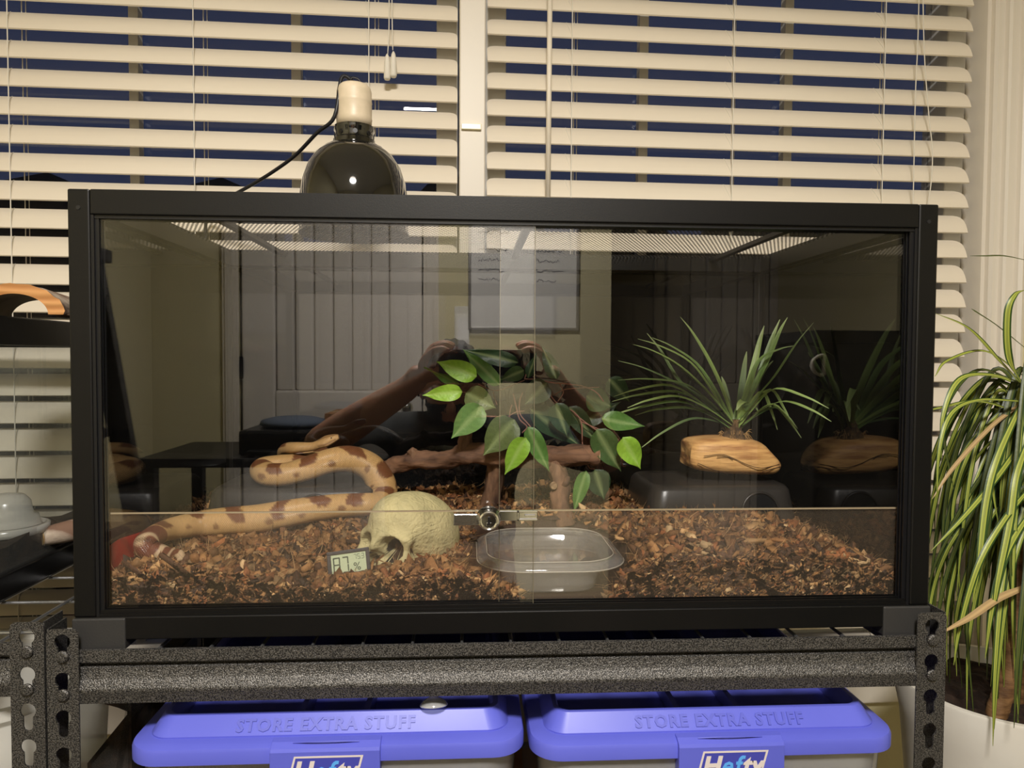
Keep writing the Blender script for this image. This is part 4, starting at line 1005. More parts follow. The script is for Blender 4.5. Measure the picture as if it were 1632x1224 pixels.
limb([(742, 722, .29, 14), (741, 707, .288, 11), (744, 694, .286, 9), (747, 684, .285, 6)], name='knob', seedk=2)
limb([(660, 732, .305, 10), (658, 722, .303, 8), (654, 716, .302, 6)], name='knob', seedk=3)
limb([(880, 733, .268, 13), (888, 752, .262, 14), (893, 775, .255, 14.5), (893, 800, .25, 15), (897, 820, .245, 15), (900, 838, .243, 16)], name='leg', seedk=4)
limb([(792, 730, .29, 14), (789, 755, .30, 14), (783, 790, .305, 14), (778, 815, .31, 14), (776, 835, .312, 15)], name='leg', seedk=5)
limb([(905, 760, .25, 4), (903, 768, .247, 6), (897, 775, .25, 6)], name='twig_stub', seedk=6, n=8)
# knot scar on the leg
kp = P(883, 775, .240)
build('knot', MB().tube([kp, kp+Vector((0, .004, 0))], [.0045, .006], 12), mat('knot_scar', lin((170, 142, 108)), .85, c2=lin((120, 92, 66)), nscale=200), br)

# ------------------------------------------------------------------ ficus vine
vn = thing('ficus_vine', 'artificial vine with broad green leaves draped over the driftwood branch', 'vine', (P(850, 700, .28).x, .28, .98))
tw = mat('vine_stem', lin((142, 98, 82)), .6)
for pts, r in (([(836, 604, .30), (855, 605, .30), (880, 610, .30), (905, 612, .29), (930, 616, .285), (950, 625, .28), (962, 640, .28)], 2.2), ([(868, 612, .31), (885, 640, .30), (912, 655, .295), (926, 672, .29), (928, 704, .288)], 2),
               ([(850, 600, .31), (880, 640, .31), (915, 660, .30), (950, 685, .295), (985, 700, .29)], 2), ([(885, 628, .295), (905, 620, .29), (955, 617, .28)], 1.5), ([(889, 640, .29), (898, 625, .29), (892, 612, .29)], 1.6),
               ([(818, 628, .29), (822, 645, .285), (828, 668, .28), (840, 680, .28), (832, 690, .28)], 2.2), ([(833, 626, .29), (828, 640, .29), (829, 660, .28), (842, 676, .275), (848, 684, .27)], 2), ([(812, 668, .28), (813, 655, .28), (816, 645, .28)], 1.6),
               ([(810, 664, .28), (822, 657, .28), (836, 655, .28)], 1.4), ([(792, 645, .28), (789, 636, .285), (786, 625, .29)], 1.6), ([(762, 612, .30), (775, 618, .30), (795, 622, .30), (836, 606, .30)], 1.6),
               ([(735, 625, .29), (752, 625, .30), (770, 620, .30)], 1.4), ([(740, 632, .28), (770, 640, .29), (790, 645, .29)], 1.4), ([(836, 604, .30), (845, 580, .31), (852, 570, .31)], 2), ([(948, 748, .27), (938, 744, .27), (930, 720, .28), (928, 704, .288)], 1.6),
               ([(985, 700, .29), (992, 740, .27), (998, 742, .27)], 1.4), ([(926, 672, .29), (945, 680, .285), (960, 686, .28)], 1.4)):
    build('stem', MB().tube(catmull([P2(*p) for p in pts], 4), r/1100*.55, 6), tw, vn, smooth=True)
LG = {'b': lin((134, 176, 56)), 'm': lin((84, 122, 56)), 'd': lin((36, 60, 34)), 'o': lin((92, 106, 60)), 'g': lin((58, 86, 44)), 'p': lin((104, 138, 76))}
def ficus(b, t, wpx, y, c, twist=0, curl=.12, dy=0):
    y0 = y; y1 = y+dy; pb = Vector(P(b[0], b[1], y0)); pt = Vector(P(t[0], t[1], y1)); ax = pt-pb; L = ax.length; t_ = ax.normalized()
    view = (CAM-pb).normalized(); s = t_.cross(view).normalized(); nr = s.cross(t_).normalized()
    s2 = s*cos(twist)+nr*sin(twist); n2 = nr*cos(twist)-s*sin(twist)
    W_ = wpx/1150*(y-CAM.y)/2/max(.35, abs(cos(twist))); m = 15; mb = MB(); cs = []; base = np.array(LG[c])
    for i in range(m):
        f = i/(m-1); shp = (math.sin(pi*min(1, f**.62))**.85 if f > 0 else 0); shp *= 1-.55*max(0, f-.72)/.28
        if f > .93: shp *= .75
        wv = W_*max(.015, shp); bend = -curl*L*(4*f*(1-f)-1)*.25 - curl*L*f*f*.5
        for k in (-1, -.66, -.33, 0, .33, .66, 1):
            rip = .03*L*sin(f*9+k*2)*abs(k)
            mb.v.append(tuple(pb+t_*(f*L)+s2*wv*k+n2*(bend+abs(k)*wv*.28+rip)))
            g = base*(1+.10*sin(f*40+abs(k)*6))*(1.0 if k else 1)
            if k == 0: g = base*.72+np.array(lin((190, 205, 140)))*.28
            cs.append(g)
    for i in range(m-1):
        for k in range(6): a = i*7+k; mb.f.append((a, a+1, a+8, a+7))
    o = build('leaf', mb, M['leaf'], vn, smooth=True, colors=np.clip(np.array(cs), 0, 1)); return o
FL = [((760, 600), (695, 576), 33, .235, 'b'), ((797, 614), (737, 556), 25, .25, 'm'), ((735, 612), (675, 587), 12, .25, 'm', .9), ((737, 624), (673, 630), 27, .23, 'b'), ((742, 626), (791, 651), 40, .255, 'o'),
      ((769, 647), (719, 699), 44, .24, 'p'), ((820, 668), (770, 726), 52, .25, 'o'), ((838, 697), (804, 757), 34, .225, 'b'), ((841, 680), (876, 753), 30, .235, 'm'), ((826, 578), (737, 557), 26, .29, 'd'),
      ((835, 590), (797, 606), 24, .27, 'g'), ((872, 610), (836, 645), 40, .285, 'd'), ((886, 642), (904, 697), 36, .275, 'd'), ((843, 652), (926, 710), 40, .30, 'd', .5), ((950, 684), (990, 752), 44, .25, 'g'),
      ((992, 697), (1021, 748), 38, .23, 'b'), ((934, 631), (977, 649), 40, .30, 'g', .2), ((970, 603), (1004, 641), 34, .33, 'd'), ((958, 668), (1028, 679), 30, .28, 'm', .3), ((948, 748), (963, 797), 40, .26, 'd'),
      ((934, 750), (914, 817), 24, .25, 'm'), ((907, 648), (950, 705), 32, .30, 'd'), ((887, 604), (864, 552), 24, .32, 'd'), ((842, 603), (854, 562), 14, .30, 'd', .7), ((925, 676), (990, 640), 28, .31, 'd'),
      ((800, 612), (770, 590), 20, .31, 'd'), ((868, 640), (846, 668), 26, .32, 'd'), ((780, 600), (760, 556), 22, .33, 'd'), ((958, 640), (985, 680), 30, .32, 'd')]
for a in FL: ficus(a[0], a[1], a[2], a[3], a[4], *(a[5:]))
# clear ring holding the vine end

# ================================================================== the rack
XPL0, XPL1 = -.4772, -.4459; XPR0, XPR1 = .4363, .4688
BTZ = .9035
rk = thing('metal_shelving_rack', 'grey hammered-metal boltless shelving rack carrying the terrarium', 'rack', (0, .22, 0))
def keyhole(cx, cz, s=1, flip=1):
    o = []
    for a in range(0, 360, 20):
        q = R(a); x = .0078*cos(q); z = .0078*sin(q)
        if z < -.0062 and abs(x) < .0047: continue
        o.append((cx+x*s, cz+z*s))
    # order: start just right of the slot, go anticlockwise over the top, then down the slot
    pts = []
    for a in np.linspace(-52, 232, 20): pts.append((cx+.0078*cos(R(a)), cz+.0078*sin(R(a))))
    pts += [(cx-.0047, cz-.0165), (cx-.0035, cz-.0195), (cx, cz-.0207), (cx+.0035, cz-.0195), (cx+.0047, cz-.0165)]
    return pts
def post(par, x0, x1, yf, ztop, zbot, holes, flange_left, yb=.035, mtl=None):
    w_ = x1-x0; r = .005
    rim = [(x0, zbot), (x1, zbot), (x1, ztop-r), (x1-r*.3, ztop-r*.3), (x1-r, ztop), (x0+r, ztop), (x0+r*.3, ztop-r*.3), (x0, ztop-r)]
    hs = [keyhole((x0+x1)/2, z) for z in holes]
    mw = Matrix.Translation((0, yf+.0009, 0)) @ Euler((pi/2, 0, 0)).to_matrix().to_4x4()
    o = plate('post', [rim]+hs, .0018, M['ham'], par, mw)
    fx = x0 if flange_left else x1-.0018
    build('post_flange', MB().box(fx, fx+.0018, yf+.0018, yf+yb, zbot, ztop), M['ham'], o)
    return o
def rivet(par, x, y, z, r=.0062):
    m = MB().lathe([(r, 0), (r*1.0, .0018), (r*.8, .0030), (.0001, .0036)], (0, 0, 0), 20)
    build('rivet', MB().add([(x+a, y-c, z+b) for a, b, c in m.v], m.f), M['ham'], par, autosm=30)
YF = -.0135
zl_top = P(110, 1003, YF).z; zr_top = P(1470, 977, YF).z
hz = [P(112, v, YF).z for v in (1023, 1084, 1144, 1203)]
pl = post(rk, XPL0, XPL1, YF, zl_top, 0, hz+[hz[-1]-.0385*k for k in range(1, 20)], True)
hz2 = [P(1473, v, YF).z for v in (998, 1054, 1110, 1164, 1218)]
pr_ = post(rk, XPR0, XPR1, YF, zr_top, 0, hz2+[hz2[-1]-.0385*k for k in range(1, 19)], False)
for z in hz[:2]: rivet(pl, (XPL0+XPL1)/2+.0008, YF-.0004, z-.0150)
for z in hz2[:2]: rivet(pr_, (XPR0+XPR1)/2+.0006, YF-.0004, z-.0150)
for x0, x1 in ((XPL0, XPL1), (XPR0, XPR1)):
    build('post', MB().box(x0, x1, .455, .457, 0, .925).box(x0 if x0 < 0 else x1-.0018, x0+.0018 if x0 < 0 else x1, .41, .455, 0, .925), M['ham'], rk)
def beam_prof(y, zt):
    return [(y+.002, zt), (y, zt-.0005), (y, zt-.0125), (y+.0015, zt-.0140), (y+.0085, zt-.0155), (y+.0085, zt-.0175), (y+.0042, zt-.0200), (y+.0030, zt-.0300), (y+.0020, zt-.0322), (y-.0022, zt-.0385), (y-.0030, zt-.0410), (y-.0026, zt-.0435), (y-.0010, zt-.0550),
            (y+.004, zt-.0560), (y+.012, zt-.0555), (y+.012, zt-.0545), (y+.0035, zt-.0540), (y+.0035, zt-.045), (y+.0012, zt-.0395), (y+.008, zt-.020), (y+.0115, zt-.0175), (y+.0115, zt-.0155), (y+.0035, zt-.0125), (y+.0035, zt)]
def beam(zt, name='beam'):
    o = build(name, MB().prism_x(beam_prof(-.0098, zt), XPL1-.004, XPR0+.004), M['ham'], rk, autosm=28); return o
beam(BTZ)
build('beam', MB().box(XPL1, XPR0, .440, .452, BTZ-.056, BTZ), M['ham'], rk)
for x0 in (XPL0+.002, XPR1-.010): build('side_beam', MB().box(x0, x0+.008, .024, .41, BTZ-.045, BTZ-.008), M['ham'], rk)
beam(.545); build('beam', MB().box(XPL1, XPR0, .440, .452, .489, .545), M['ham'], rk)
for x0 in (XPL0+.002, XPR1-.010): build('side_beam', MB().box(x0, x0+.008, .024, .41, .50, .537), M['ham'], rk)
wz_ = Z0-.0155
wz_ = BTZ-.0065
for k, xx in enumerate(np.linspace(XPL1+.018, XPR0-.018, 17)):
    a = .0; b = .438
    build('deck_wire', MB().tube([(xx, -.0055, wz_), (xx, b, wz_)], .0018, 6), M['wire'], rk)
for yy in (.10, .22, .34): build('deck_wire', MB().tube([(XPL1+.002, yy, wz_-.0036), (XPR0-.002, yy, wz_-.0036)], .0018, 6), M['wire'], rk)
build('lower_deck', MB().box(XPL1-.006, XPR0+.006, .004, .438, .538, .542), M['cardboard'], rk)

# ------------------------------------------------------------------ storage totes
def tote(xc, hw, label, zt, logo):
    """zt: top of the raised lid; lid lip below"""
    t = thing('storage_tote', label, 'storage box', (xc, .205, .5425), 'blue lidded storage totes on the lower shelf')
    yc, hy = .1885, .2105; zl = zt-.0195; lowz = zl-.0185
    L = lambda hx_, hy_, r, z, dy=0: rrect(xc, yc+dy, hx_, hy_, r, z, 8)
    loops = [L(hw-.004, hy-.004, .030, lowz), L(hw, hy, .034, lowz+.0004), L(hw, hy, .034, zl-.006), L(hw-.0015, hy-.0015, .033, zl-.0025), L(hw-.006, hy-.006, .030, zl-.0005), L(hw-.012, hy-.012, .026, zl+.0010), L(hw-.0165, hy-.0165, .024, zl+.0015),
             L(hw-.0175, hy-.0165, .022, zl+.003), L(hw-.0265, hy-.0295, .018, zt-.0018), L(hw-.0275, hy-.0305, .017, zt-.0004), L(hw-.029, hy-.032, .016, zt), L(hw-.0325, hy-.036, .014, zt-.0006), L(hw-.034, hy-.038, .013, zt-.003), L(hw-.037, hy-.041, .011, zt-.022), L(hw-.040, hy-.044, .010, zt-.0225), L(.03, .03, .005, zt-.0225)]
    lid = build('lid', MB().loft(loops, False, True), M['tote'], t, autosm=35)
    for q in (-.17, .17):
        build('rib', MB().loft([[(xc+q*hw-.004+.0*a, yc-hy+.04, zt-.0225), (xc+q*hw+.004, yc-hy+.044, zt-.0225), (xc+q*hw+.003, yc-hy+.044, zt-.006), (xc+q*hw-.003, yc-hy+.044, zt-.006)] for a in (0,)]+
              [[(xc+q*hw-.004, yc+hy-.04, zt-.0195), (xc+q*hw+.004, yc+hy-.04, zt-.0195), (xc+q*hw+.003, yc+hy-.042, zt-.006), (xc+q*hw-.003, yc+hy-.042, zt-.006)]]), M['tote'], lid)
    body = [L(hw-.024, hy-.024, .03, .5435), L(hw-.020, hy-.020, .034, .548), L(hw-.008, hy-.008, .034, lowz+.002), L(hw-.006, hy-.006, .034, lowz+.006)]
    bi_ = [[(xc+(x-xc)*.985, yc+(y-yc)*.985, z+.001) for x, y, z in l] for l in body][::-1]
    build('bin', MB().loft(body+bi_), M['clear'], t, autosm=50)
    # contents: folded dark cloth seen dimly
    # front slope lettering
    yw = lambda z: (yc-hy+.0165)+(z-(zl+.003))/(zt-.0018-zl-.003)*.013
    zc = zl+.0065; sl = math.atan2(.013, zt-.0048-zl)
    text('lettering', 'STORE EXTRA STUFF', .0176, mat('embossed_blue', lin((84, 90, 190)), .4) if 'embossed_blue' not in bpy.data.materials else bpy.data.materials['embossed_blue'],
         lid, (xc+.0+logo[2], yw(zc)-.0012, zc), ext=.0005, rot=(pi/2-sl, 0, 0), bold=.0006, space=1.16)
    # latch panel
    la, lb = logo[0], logo[1]; yfr = yc-hy
    lp_ = build('latch', MB().loft([[(la, yy, zz), (lb, yy, zz)] for yy, zz in ()] or [[(la, yfr+.012, zl+.0030), (la, yfr+.004, zl+.0022), (la, yfr-.0035, zl-.0015), (la, yfr-.0050, zl-.0045), (la, yfr-.0052, zl-.075), (la, yfr-.003, zl-.079), (la, yfr+.004, zl-.079), (la, yfr+.010, zl-.030)],
                                      [(lb, yfr+.012, zl+.0030), (lb, yfr+.004, zl+.0022), (lb, yfr-.0035, zl-.0015), (lb, yfr-.0050, zl-.0045), (lb, yfr-.0052, zl-.075), (lb, yfr-.003, zl-.079), (lb, yfr+.004, zl-.079), (lb, yfr+.010, zl-.030)]]), M['tote'], t, bevel=.0008)
    build('grip_ridge', MB().tube(catmull([(la+.022, yfr+.002, zl+.0022), ((la+lb)/2-.012, yfr-.001, zl+.0042), ((la+lb)/2+.012, yfr-.001, zl+.0042), (lb-.022, yfr+.002, zl+.0022)], 6), .0007, 6), M['tote'], lp_)
    # printed badge
    cx_ = (la+lb)/2-.001; yb_ = yfr-.0054; z1 = zl-.0085; hwd = .038; hh_ = .030
    A = [(cx_-hwd, z1-hh_), (cx_+hwd-.006, z1-hh_), (cx_+hwd+.002, z1), (cx_-hwd+.008, z1)]
    B = [(cx_-hwd+.0030, z1-hh_+.0018), (cx_+hwd-.0076, z1-hh_+.0018), (cx_+hwd-.0008, z1-.0018), (cx_-hwd+.0095, z1-.0018)]
    mw = Matrix.Translation((0, yb_, 0)) @ Euler((pi/2, 0, 0)).to_matrix().to_4x4()
    plate('badge_border', [A, B[::-1]], .0004, M['white'], lp_, mw)
    plate('badge_field', [B], .0003, M['blueprint'], lp_, mw)
    xx = cx_-.0315
    for chs, mm in (('H', 'white'), ('e', 'lblue'), ('f', 'lblue'), ('t', 'white'), ('y', 'white')):
        o = text('letter', chs, .0265, M[mm], lp_, (xx, yb_-.0003, z1-.0240), ext=.0003, shear=.22, bold=(.0005 if chs in 'ef' else .0010), align='LEFT')
        xx += {'H': .0200, 'e': .0145, 'f': .0088, 't': .0092, 'y': .01}[chs]
    return t
ta = P(192, 1195, -.02).x; tb = P(838, 1185, -.02).x
tote((ta+tb)/2, (tb-ta)/2, 'left blue-lidded clear storage tote with raised lettering, suction cup on its lid', .8250, (P(430, 1195, -.025).x, P(606, 1190, -.025).x, -.004))
tc0 = P(847, 1185, -.02).x; td0 = P(1440, 1172, -.02).x
tote((tc0+td0)/2, (td0-tc0)/2, 'right blue-lidded clear storage tote with printed logo badge on its latch', .8190, (P(1082, 1175, -.025).x, P(1250, 1168, -.025).x, .006))
# suction cup lying on the left lid
sc0 = P(691, 1124, .006); szc = .8250
su_ = build('suction_cup', MB().lathe([(.0150, .0012), (.0146, .0004), (.0150, .0), (.0152, .0010), (.0120, .0050), (.0080, .0075), (.0045, .0090), (.0042, .0125), (.0058, .0135), (.0058, .0165), (.0040, .0180), (.0001, .0180)], (sc0.x, .0105, szc+.0003), 32), M['suction'], smooth=True)
su_.rotation_euler = (R(-14), 0, R(8)); su_.location.z += .0030
tag(su_, 'small clear suction cup sitting on the left blue lid below the beam', 'suction cup')

# dark plastic bag / clear bin of bedding left of the totes
q = [P(u, v, y) for u, v, y in ((140, 1100, .06), (213, 1104, .06), (213, 1142, .06), (140, 1224, .06))]
bn = thing('bedding_bag', 'clear plastic bag of dark bedding beside the left tote', 'bag', ((q[0].x+q[1].x)/2, .12, .5425))
x0b, x1b = XPL1-.008, ta-.004
bgm = pane_mat('bag_plastic', .05, tint=(.8, .8, .8), rough=.08, haze=.045, hazec=(.4, .39, .37))
XB0 = XPL1+.002; pA = P(213, 1108, .09); pB = P(213, 1142, .09)
ol = [(XB0, .5440), (P(140, 1224, .09).x+.004, .5440), (P(150, 1224, .09).x, P(150, 1214, .09).z), (pB.x, pB.z), (pA.x, pA.z-.002), (XB0, pA.z)]
build('bag_film', MB().loft([[(x, .085, z) for x, z in ol], [(x, .30, z) for x, z in ol]]), bgm, bn)
il = [(XB0+.003, .5445), (P(136, 1224, .09).x, .5445), (P(150, 1224, .09).x-.006, P(150, 1214, .09).z), (pB.x-.006, pB.z+.004), (pB.x-.006, P(200, 1132, .09).z), (P(190, 1128, .09).x, P(190, 1126, .09).z), (P(165, 1122, .09).x, P(165, 1119, .09).z), (XB0+.003, P(145, 1117, .09).z)]
build('bedding_fill', MB().loft([[(x, .087, z) for x, z in il], [(x, .29, z) for x, z in il]]), M['mulch'], bn)

# ================================================================== neighbouring rack and tank on the left
rl2 = thing('metal_shelving_rack', 'second grey hammered-metal rack at the left frame edge beside the terrarium rack', 'rack', (-.75, .22, 0))
XQ0, XQ1 = -.5128, -.4795
zq = P(60, 992, YF).z
hz3 = [P(57, v, YF).z for v in (1015, 1075, 1133, 1190)]
pq = post(rl2, XQ0, XQ1, YF, zq, 0, hz3+[hz3[-1]-.0385*k for k in range(1, 20)], False)
for z in hz3[:2]: rivet(pq, (XQ0+XQ1)/2+.0004, YF-.0004, z-.0150)
build('post', MB().box(XQ0, XQ1, .455, .457, 0, .925).box(XQ1-.0018, XQ1, .41, .455, 0, .925), M['ham'], rl2)
b2z = P(15, 1031, -.01).z+.004
build('beam', MB().prism_x(beam_prof(-.0098, b2z), -1.04, XQ0+.004), M['ham'], rl2, autosm=28)
build('beam', MB().box(-1.04, XQ0, .438, .450, b2z-.05, b2z), M['ham'], rl2)
for x0 in (-1.04, -.487): build('side_beam', MB().box(x0, x0+.006, .024, .40, b2z-.045, b2z-.012), M['ham'], rl2)
for k, yy in enumerate((.05, .15, .25, .35)):
    build('deck_wire', MB().tube([(-1.035, yy, b2z-.012), (-.49, yy, b2z-.012)], .0018, 6), M['wire'], rl2)
for xx in (-.98, -.86, -.74, -.62, -.54):
    build('deck_wire', MB().tube([(xx, .0, b2z-.0085), (xx, .435, b2z-.0085)], .0018, 6), M['wire'], rl2)
for xx in (-1.04, ):
    build('post', MB().box(xx-.03, xx, YF, YF+.002, 0, zq).box(xx-.002, xx, YF, .03, 0, zq), M['ham'], rl2)
    build('post', MB().box(xx-.03, xx, .445, .447, 0, zq), M['ham'], rl2)
# tank
AX1 = -.617; AX0 = -1.03; AY0, AY1 = .005, .40; az0 = b2z-.0062; az1 = P(108, 513, .30).z; rimh = .0355
at = thing('glass_tank', 'black-rimmed glass tank at the left edge carrying a bark arch', 'terrarium', ((AX0+AX1)/2, .2, az0))
def frame_ring(z0, z1, o=.003, inn=.014):
    return MB().box(AX0-o, AX1+o, AY0-o, AY0+inn, z0, z1).box(AX0-o, AX1+o, AY1-inn, AY1+o, z0, z1).box(AX0-o, AX0+inn, AY0+inn, AY1-inn, z0, z1).box(AX1-inn, AX1+o, AY0+inn, AY1-inn, z0, z1)
build('top_rim', frame_ring(az1-rimh, az1), M['frame'], at, bevel=.002)
build('base_rim', frame_ring(az0, az0+.030), M['frame'], at, bevel=.002)
build('bottom_panel', MB().box(AX0, AX1, AY0, AY1, az0+.010, az0+.014), M['panel'], at)
for nm, a in (('side_pane', (AX1-.006, AX1-.002, AY0, AY1)), ('side_pane', (AX0+.002, AX0+.006, AY0, AY1)), ('front_pane', (AX0+.006, AX1-.006, AY0, AY0+.004)), ('back_pane', (AX0+.006, AX1-.006, AY1-.004, AY1))):
    build(nm, MB().box(a[0], a[1], a[2], a[3], az0+.014, az1-.012), M['lefttank'], at)
# contents
mb = MB(); nxx, nyy = 22, 18; g = []
for i in range(nxx):
    for j in range(nyy):
        x = AX0+.010+(AX1-AX0-.020)*i/(nxx-1); y = AY0+.008+(AY1-AY0-.016)*j/(nyy-1)
        g.append((x, y, az0+.046+.016*np.clip((x+.74)/.12, 0, 1)+.005*float(vnoise(x, y, 30, 2))))
mb.v = g+[(p[0], p[1], az0+.015) for p in g]; N_ = len(g)
for i in range(nxx-1):
    for j in range(nyy-1): a = i*nyy+j; mb.f.append((a, a+nyy, a+nyy+1, a+1))
for j in range(nyy-1): a = (nxx-1)*nyy+j; mb.f.append((a, a+N_, a+N_+1, a+1)); mb.f.append((j, j+1, j+1+N_, j+N_))
for i in range(nxx-1): a = i*nyy; mb.f.append((a, a+N_, a+nyy+N_, a+nyy)); b = a+nyy-1; mb.f.append((b, b+nyy, b+nyy+N_, b+N_))
tag(build('dark_bedding', mb, M['mulch']), 'dark brown bedding inside the tank at the left edge', 'bedding', kind='stuff')
# frosted upturned tub
c = P(12, 885, .24); tz = az0+.060
tb_ = thing('plastic_tub', 'frosted clear plastic tub upside down inside the left tank', 'tub', (c.x, .24, tz))
r0_ = P(62, 885, .24).x-c.x
build('tub_wall', MB().lathe([(r0_+.004, 0), (r0_+.004, .006), (r0_-.001, .007), (r0_-.004, .022), (r0_-.010, .024), (r0_-.013, .042), (r0_-.020, .050), (r0_-.035, .053), (.001, .053)], (c.x, .24, tz), 48), M['frost'], tb_, smooth=True)
build('tub_rim', MB().lathe([(r0_+.004, -.001), (r0_+.009, .001), (r0_+.009, .010), (r0_+.004, .012), (r0_+.003, .006)], (c.x, .24, tz), 48), M['frost'], tb_, smooth=True)
# cut log in the left tank
lgp = P(68, 858, .20)
lg = thing('cut_log', 'short dark log with a pale sawn end inside the left tank', 'log', (lgp.x, .25, tz))
d0 = Vector((.9, .9, .1)).normalized()
a0 = Vector(P(67, 856, .245)); 
build('log_bark', MB().tube([a0, a0+d0*.05], [.0125, .016], 18), M['bark'], lg, autosm=40)
build('sawn_end', MB().tube([a0-d0*.0012, a0+d0*.0002], .0112, 18), mat('sawn_end', lin((206, 176, 120)), .8, c2=lin((160, 124, 74)), nscale=140), lg)
# bark arch on the tank lid
ac = P(18, 512, .12); 
arch = thing('bark_arch', 'half-round hollow bark arch resting on the rim of the left tank', 'bark', (ac.x, .2, az1))
ro_ = (P(100, 505, .12).x-ac.x); ri = ro_*.67
def arc(rad, y, zs, jit=0, n=26, flat=.62):
    return [(ac.x-.25*(y-.125)+(rad+jit*sin(k*2.3+y*90)*.0012+jit*sin(k*5.1+y*40)*.001)*cos(pi*k/(n-1)), y, az1+.0005+rad*flat*sin(pi*k/(n-1))*(1+.02*jit*sin(k*1.9+y*60))) for k in range(n)]
mb = MB(); ysl = [.125, .15, .175, .20, .225]; n = 26
for y in ysl: mb.v += arc(ro_, y, 0, 1)
for i in range(len(ysl)-1):
    for k in range(n-1): a = i*n+k; mb.f.append((a, a+1, a+n+1, a+n))
build('bark', mb, M['bark'], arch, autosm=60)
mb = MB(); 
for y in ysl: mb.v += arc(ri, y, 0)
for i in range(len(ysl)-1):
    for k in range(n-1): a = i*n+k; mb.f.append((a, a+n, a+n+1, a+1))
build('inner_wood', mb, mat('grey_wood', lin((150, 132, 104)), .8, c2=lin((112, 96, 74)), nscale=30), arch, smooth=True)
for y in (ysl[0], ysl[-1]):
    A_ = arc(ro_, y, 0, 1); B_ = arc(ri, y, 0)
    mb = MB(); mb.v = A_+B_
    for k in range(n-1): mb.f.append((k, n+k, n+k+1, k+1))
    build('cut_face', mb, M['archwood'], arch)
# translucent tub on the lower left shelf
tl_ = P(6, 1110, .05)
lt_ = thing('frosted_tote', 'frosted translucent tub on the left rack below the beam', 'storage box', (-.70, .2, .545))
lo = [rrect(-.70, .13, .165, .11, .05, .546), rrect(-.70, .13, .175, .115, .055, .70), rrect(-.70, .13, .182, .120, .058, b2z-.082)]
build('tub', MB().loft(lo, True, False), M['frost'], lt_, autosm=40)
build('tub_rim', MB().loft([rrect(-.70, .13, .182, .120, .058, b2z-.082), rrect(-.70, .13, .187, .125, .06, b2z-.083), rrect(-.70, .13, .187, .125, .06, b2z-.095), rrect(-.70, .13, .181, .119, .058, b2z-.096)], False, False), M['frost'], lt_)
build('lower_shelf', MB().box(-1.036, -.489, .0, .43, .538, .5445), M['cardboard'], rl2)

# ================================================================== variegated plant on the right
pc = Vector((.712, .215, .0)); PR = .141; PZ = .745
# find the pot so that its rim passes the measured points
pt_ = thing('potted_plant', 'tall striped dracaena with drooping yellow and green leaves in a white pot', 'plant', (pc.x, pc.y, 0))
build('pot', MB().lathe([(.085, .30), (.095, .30), (PR-.012, PZ-.06), (PR, PZ-.004), (PR-.001, PZ), (PR-.008, PZ), (PR-.012, PZ-.02), (PR-.035, PZ-.05), (.001, PZ-.05)], (pc.x, pc.y, 0), 64), M['pot'], pt_, autosm=40)
build('plant_stand', MB().lathe([(.10, 0), (.10, .012), (.02, .03), (.02, .27), (.09, .285), (.09, .2995), (.001, .2995)], (pc.x, pc.y, 0), 32), M['darkfurn'], pt_, autosm=40)
mb = MB(); g = []; nr = 14; na = 48
for i in range(nr):
    for k in range(na):
        r = (PR-.0125)*(i+.01)/(nr-1); a = 2*pi*k/na; x = pc.x+r*cos(a); y = pc.y+r*sin(a)
        g.append((x, y, PZ-.022+.004*float(vnoise(x, y, 55, 3))+rng.uniform(-.0015, .0015)))
mb.v = g
for i in range(nr-1):
    for k in range(na): a = i*na+k; b = i*na+(k+1) % na; mb.f.append((a, b, b+na, a+na))
so = build('soil', mb, M['soil'], pt_)
def cane(pts, r0, r1):
    c = catmull(pts, 14); m = len(c); mb = MB(); rad = [(r0+(r1-r0)*i/(m-1))*(1+.05*(i % 3 == 0)) for i in range(m)]
    return build('cane', mb.tube(c, rad, 14), M['cane'], pt_, smooth=True)
k1 = P(1585, 1160, .165); k2 = P(1614, 1040, .175)
TOP1 = Vector(P(1636, 640, .19)); TOP2 = Vector(P(1655, 800, .15))
cane([(k1.x, k1.y, PZ-.03), (k2.x, k2.y, k2.z), tuple(P(1628, 880, .18)), tuple(TOP1)], .0135, .009)
cane([(k1.x+.06, k1.y+.04, PZ-.03), tuple(P(1660, 1000, .16)), tuple(TOP2)], .011, .008)
YE, GR, GD, TN = lin((178, 184, 78)), lin((50, 74, 28)), lin((30, 46, 20)), lin((176, 148, 104))
M['stripe'] = attr_mat('striped_leaf', .42, .1, 200)
def striped(pts, w0, pale=0):
    c = np.array(catmull(pts, 8)); m = len(c); mb = MB(); cs = []
    for i in range(m):
        t = Vector(c[min(i+1, m-1)]-c[max(i-1, 0)]).normalized(); s = t.cross((CAM-Vector(c[i])).normalized()*.7+Vector((0, 0, .6)))
        s = s.normalized() if s.length > 1e-3 else Vector((1, 0, 0)); nr_ = s.cross(t).normalized(); f = i/(m-1)
        ww = w0*min(1, .6+f*2)*(1-max(0, (f-.5)/.5)**1.7)+.0003
        p = Vector(c[i])
        for k in (-1, -.62, -.5, -.18, .18, .5, .62, 1):
            mb.v.append(tuple(p+s*ww*k+nr_*ww*.22*abs(k)))
            g = np.array(GR if abs(k) > .55 else (YE if abs(k) > .3 else np.array(GR)*.5+np.array(YE)*.5))
            if pale == 1: g = np.array(GD)*.8+g*.2
            if pale == 2: g = np.array(TN)*(.8+.3*(abs(k) < .5))
            cs.append(g)
    for i in range(m-1):
        for k in range(7): a = i*8+k; mb.f.append((a, a+1, a+9, a+8))
    return build('leaf', mb, M['stripe'], pt_, smooth=True, colors=np.array(cs))
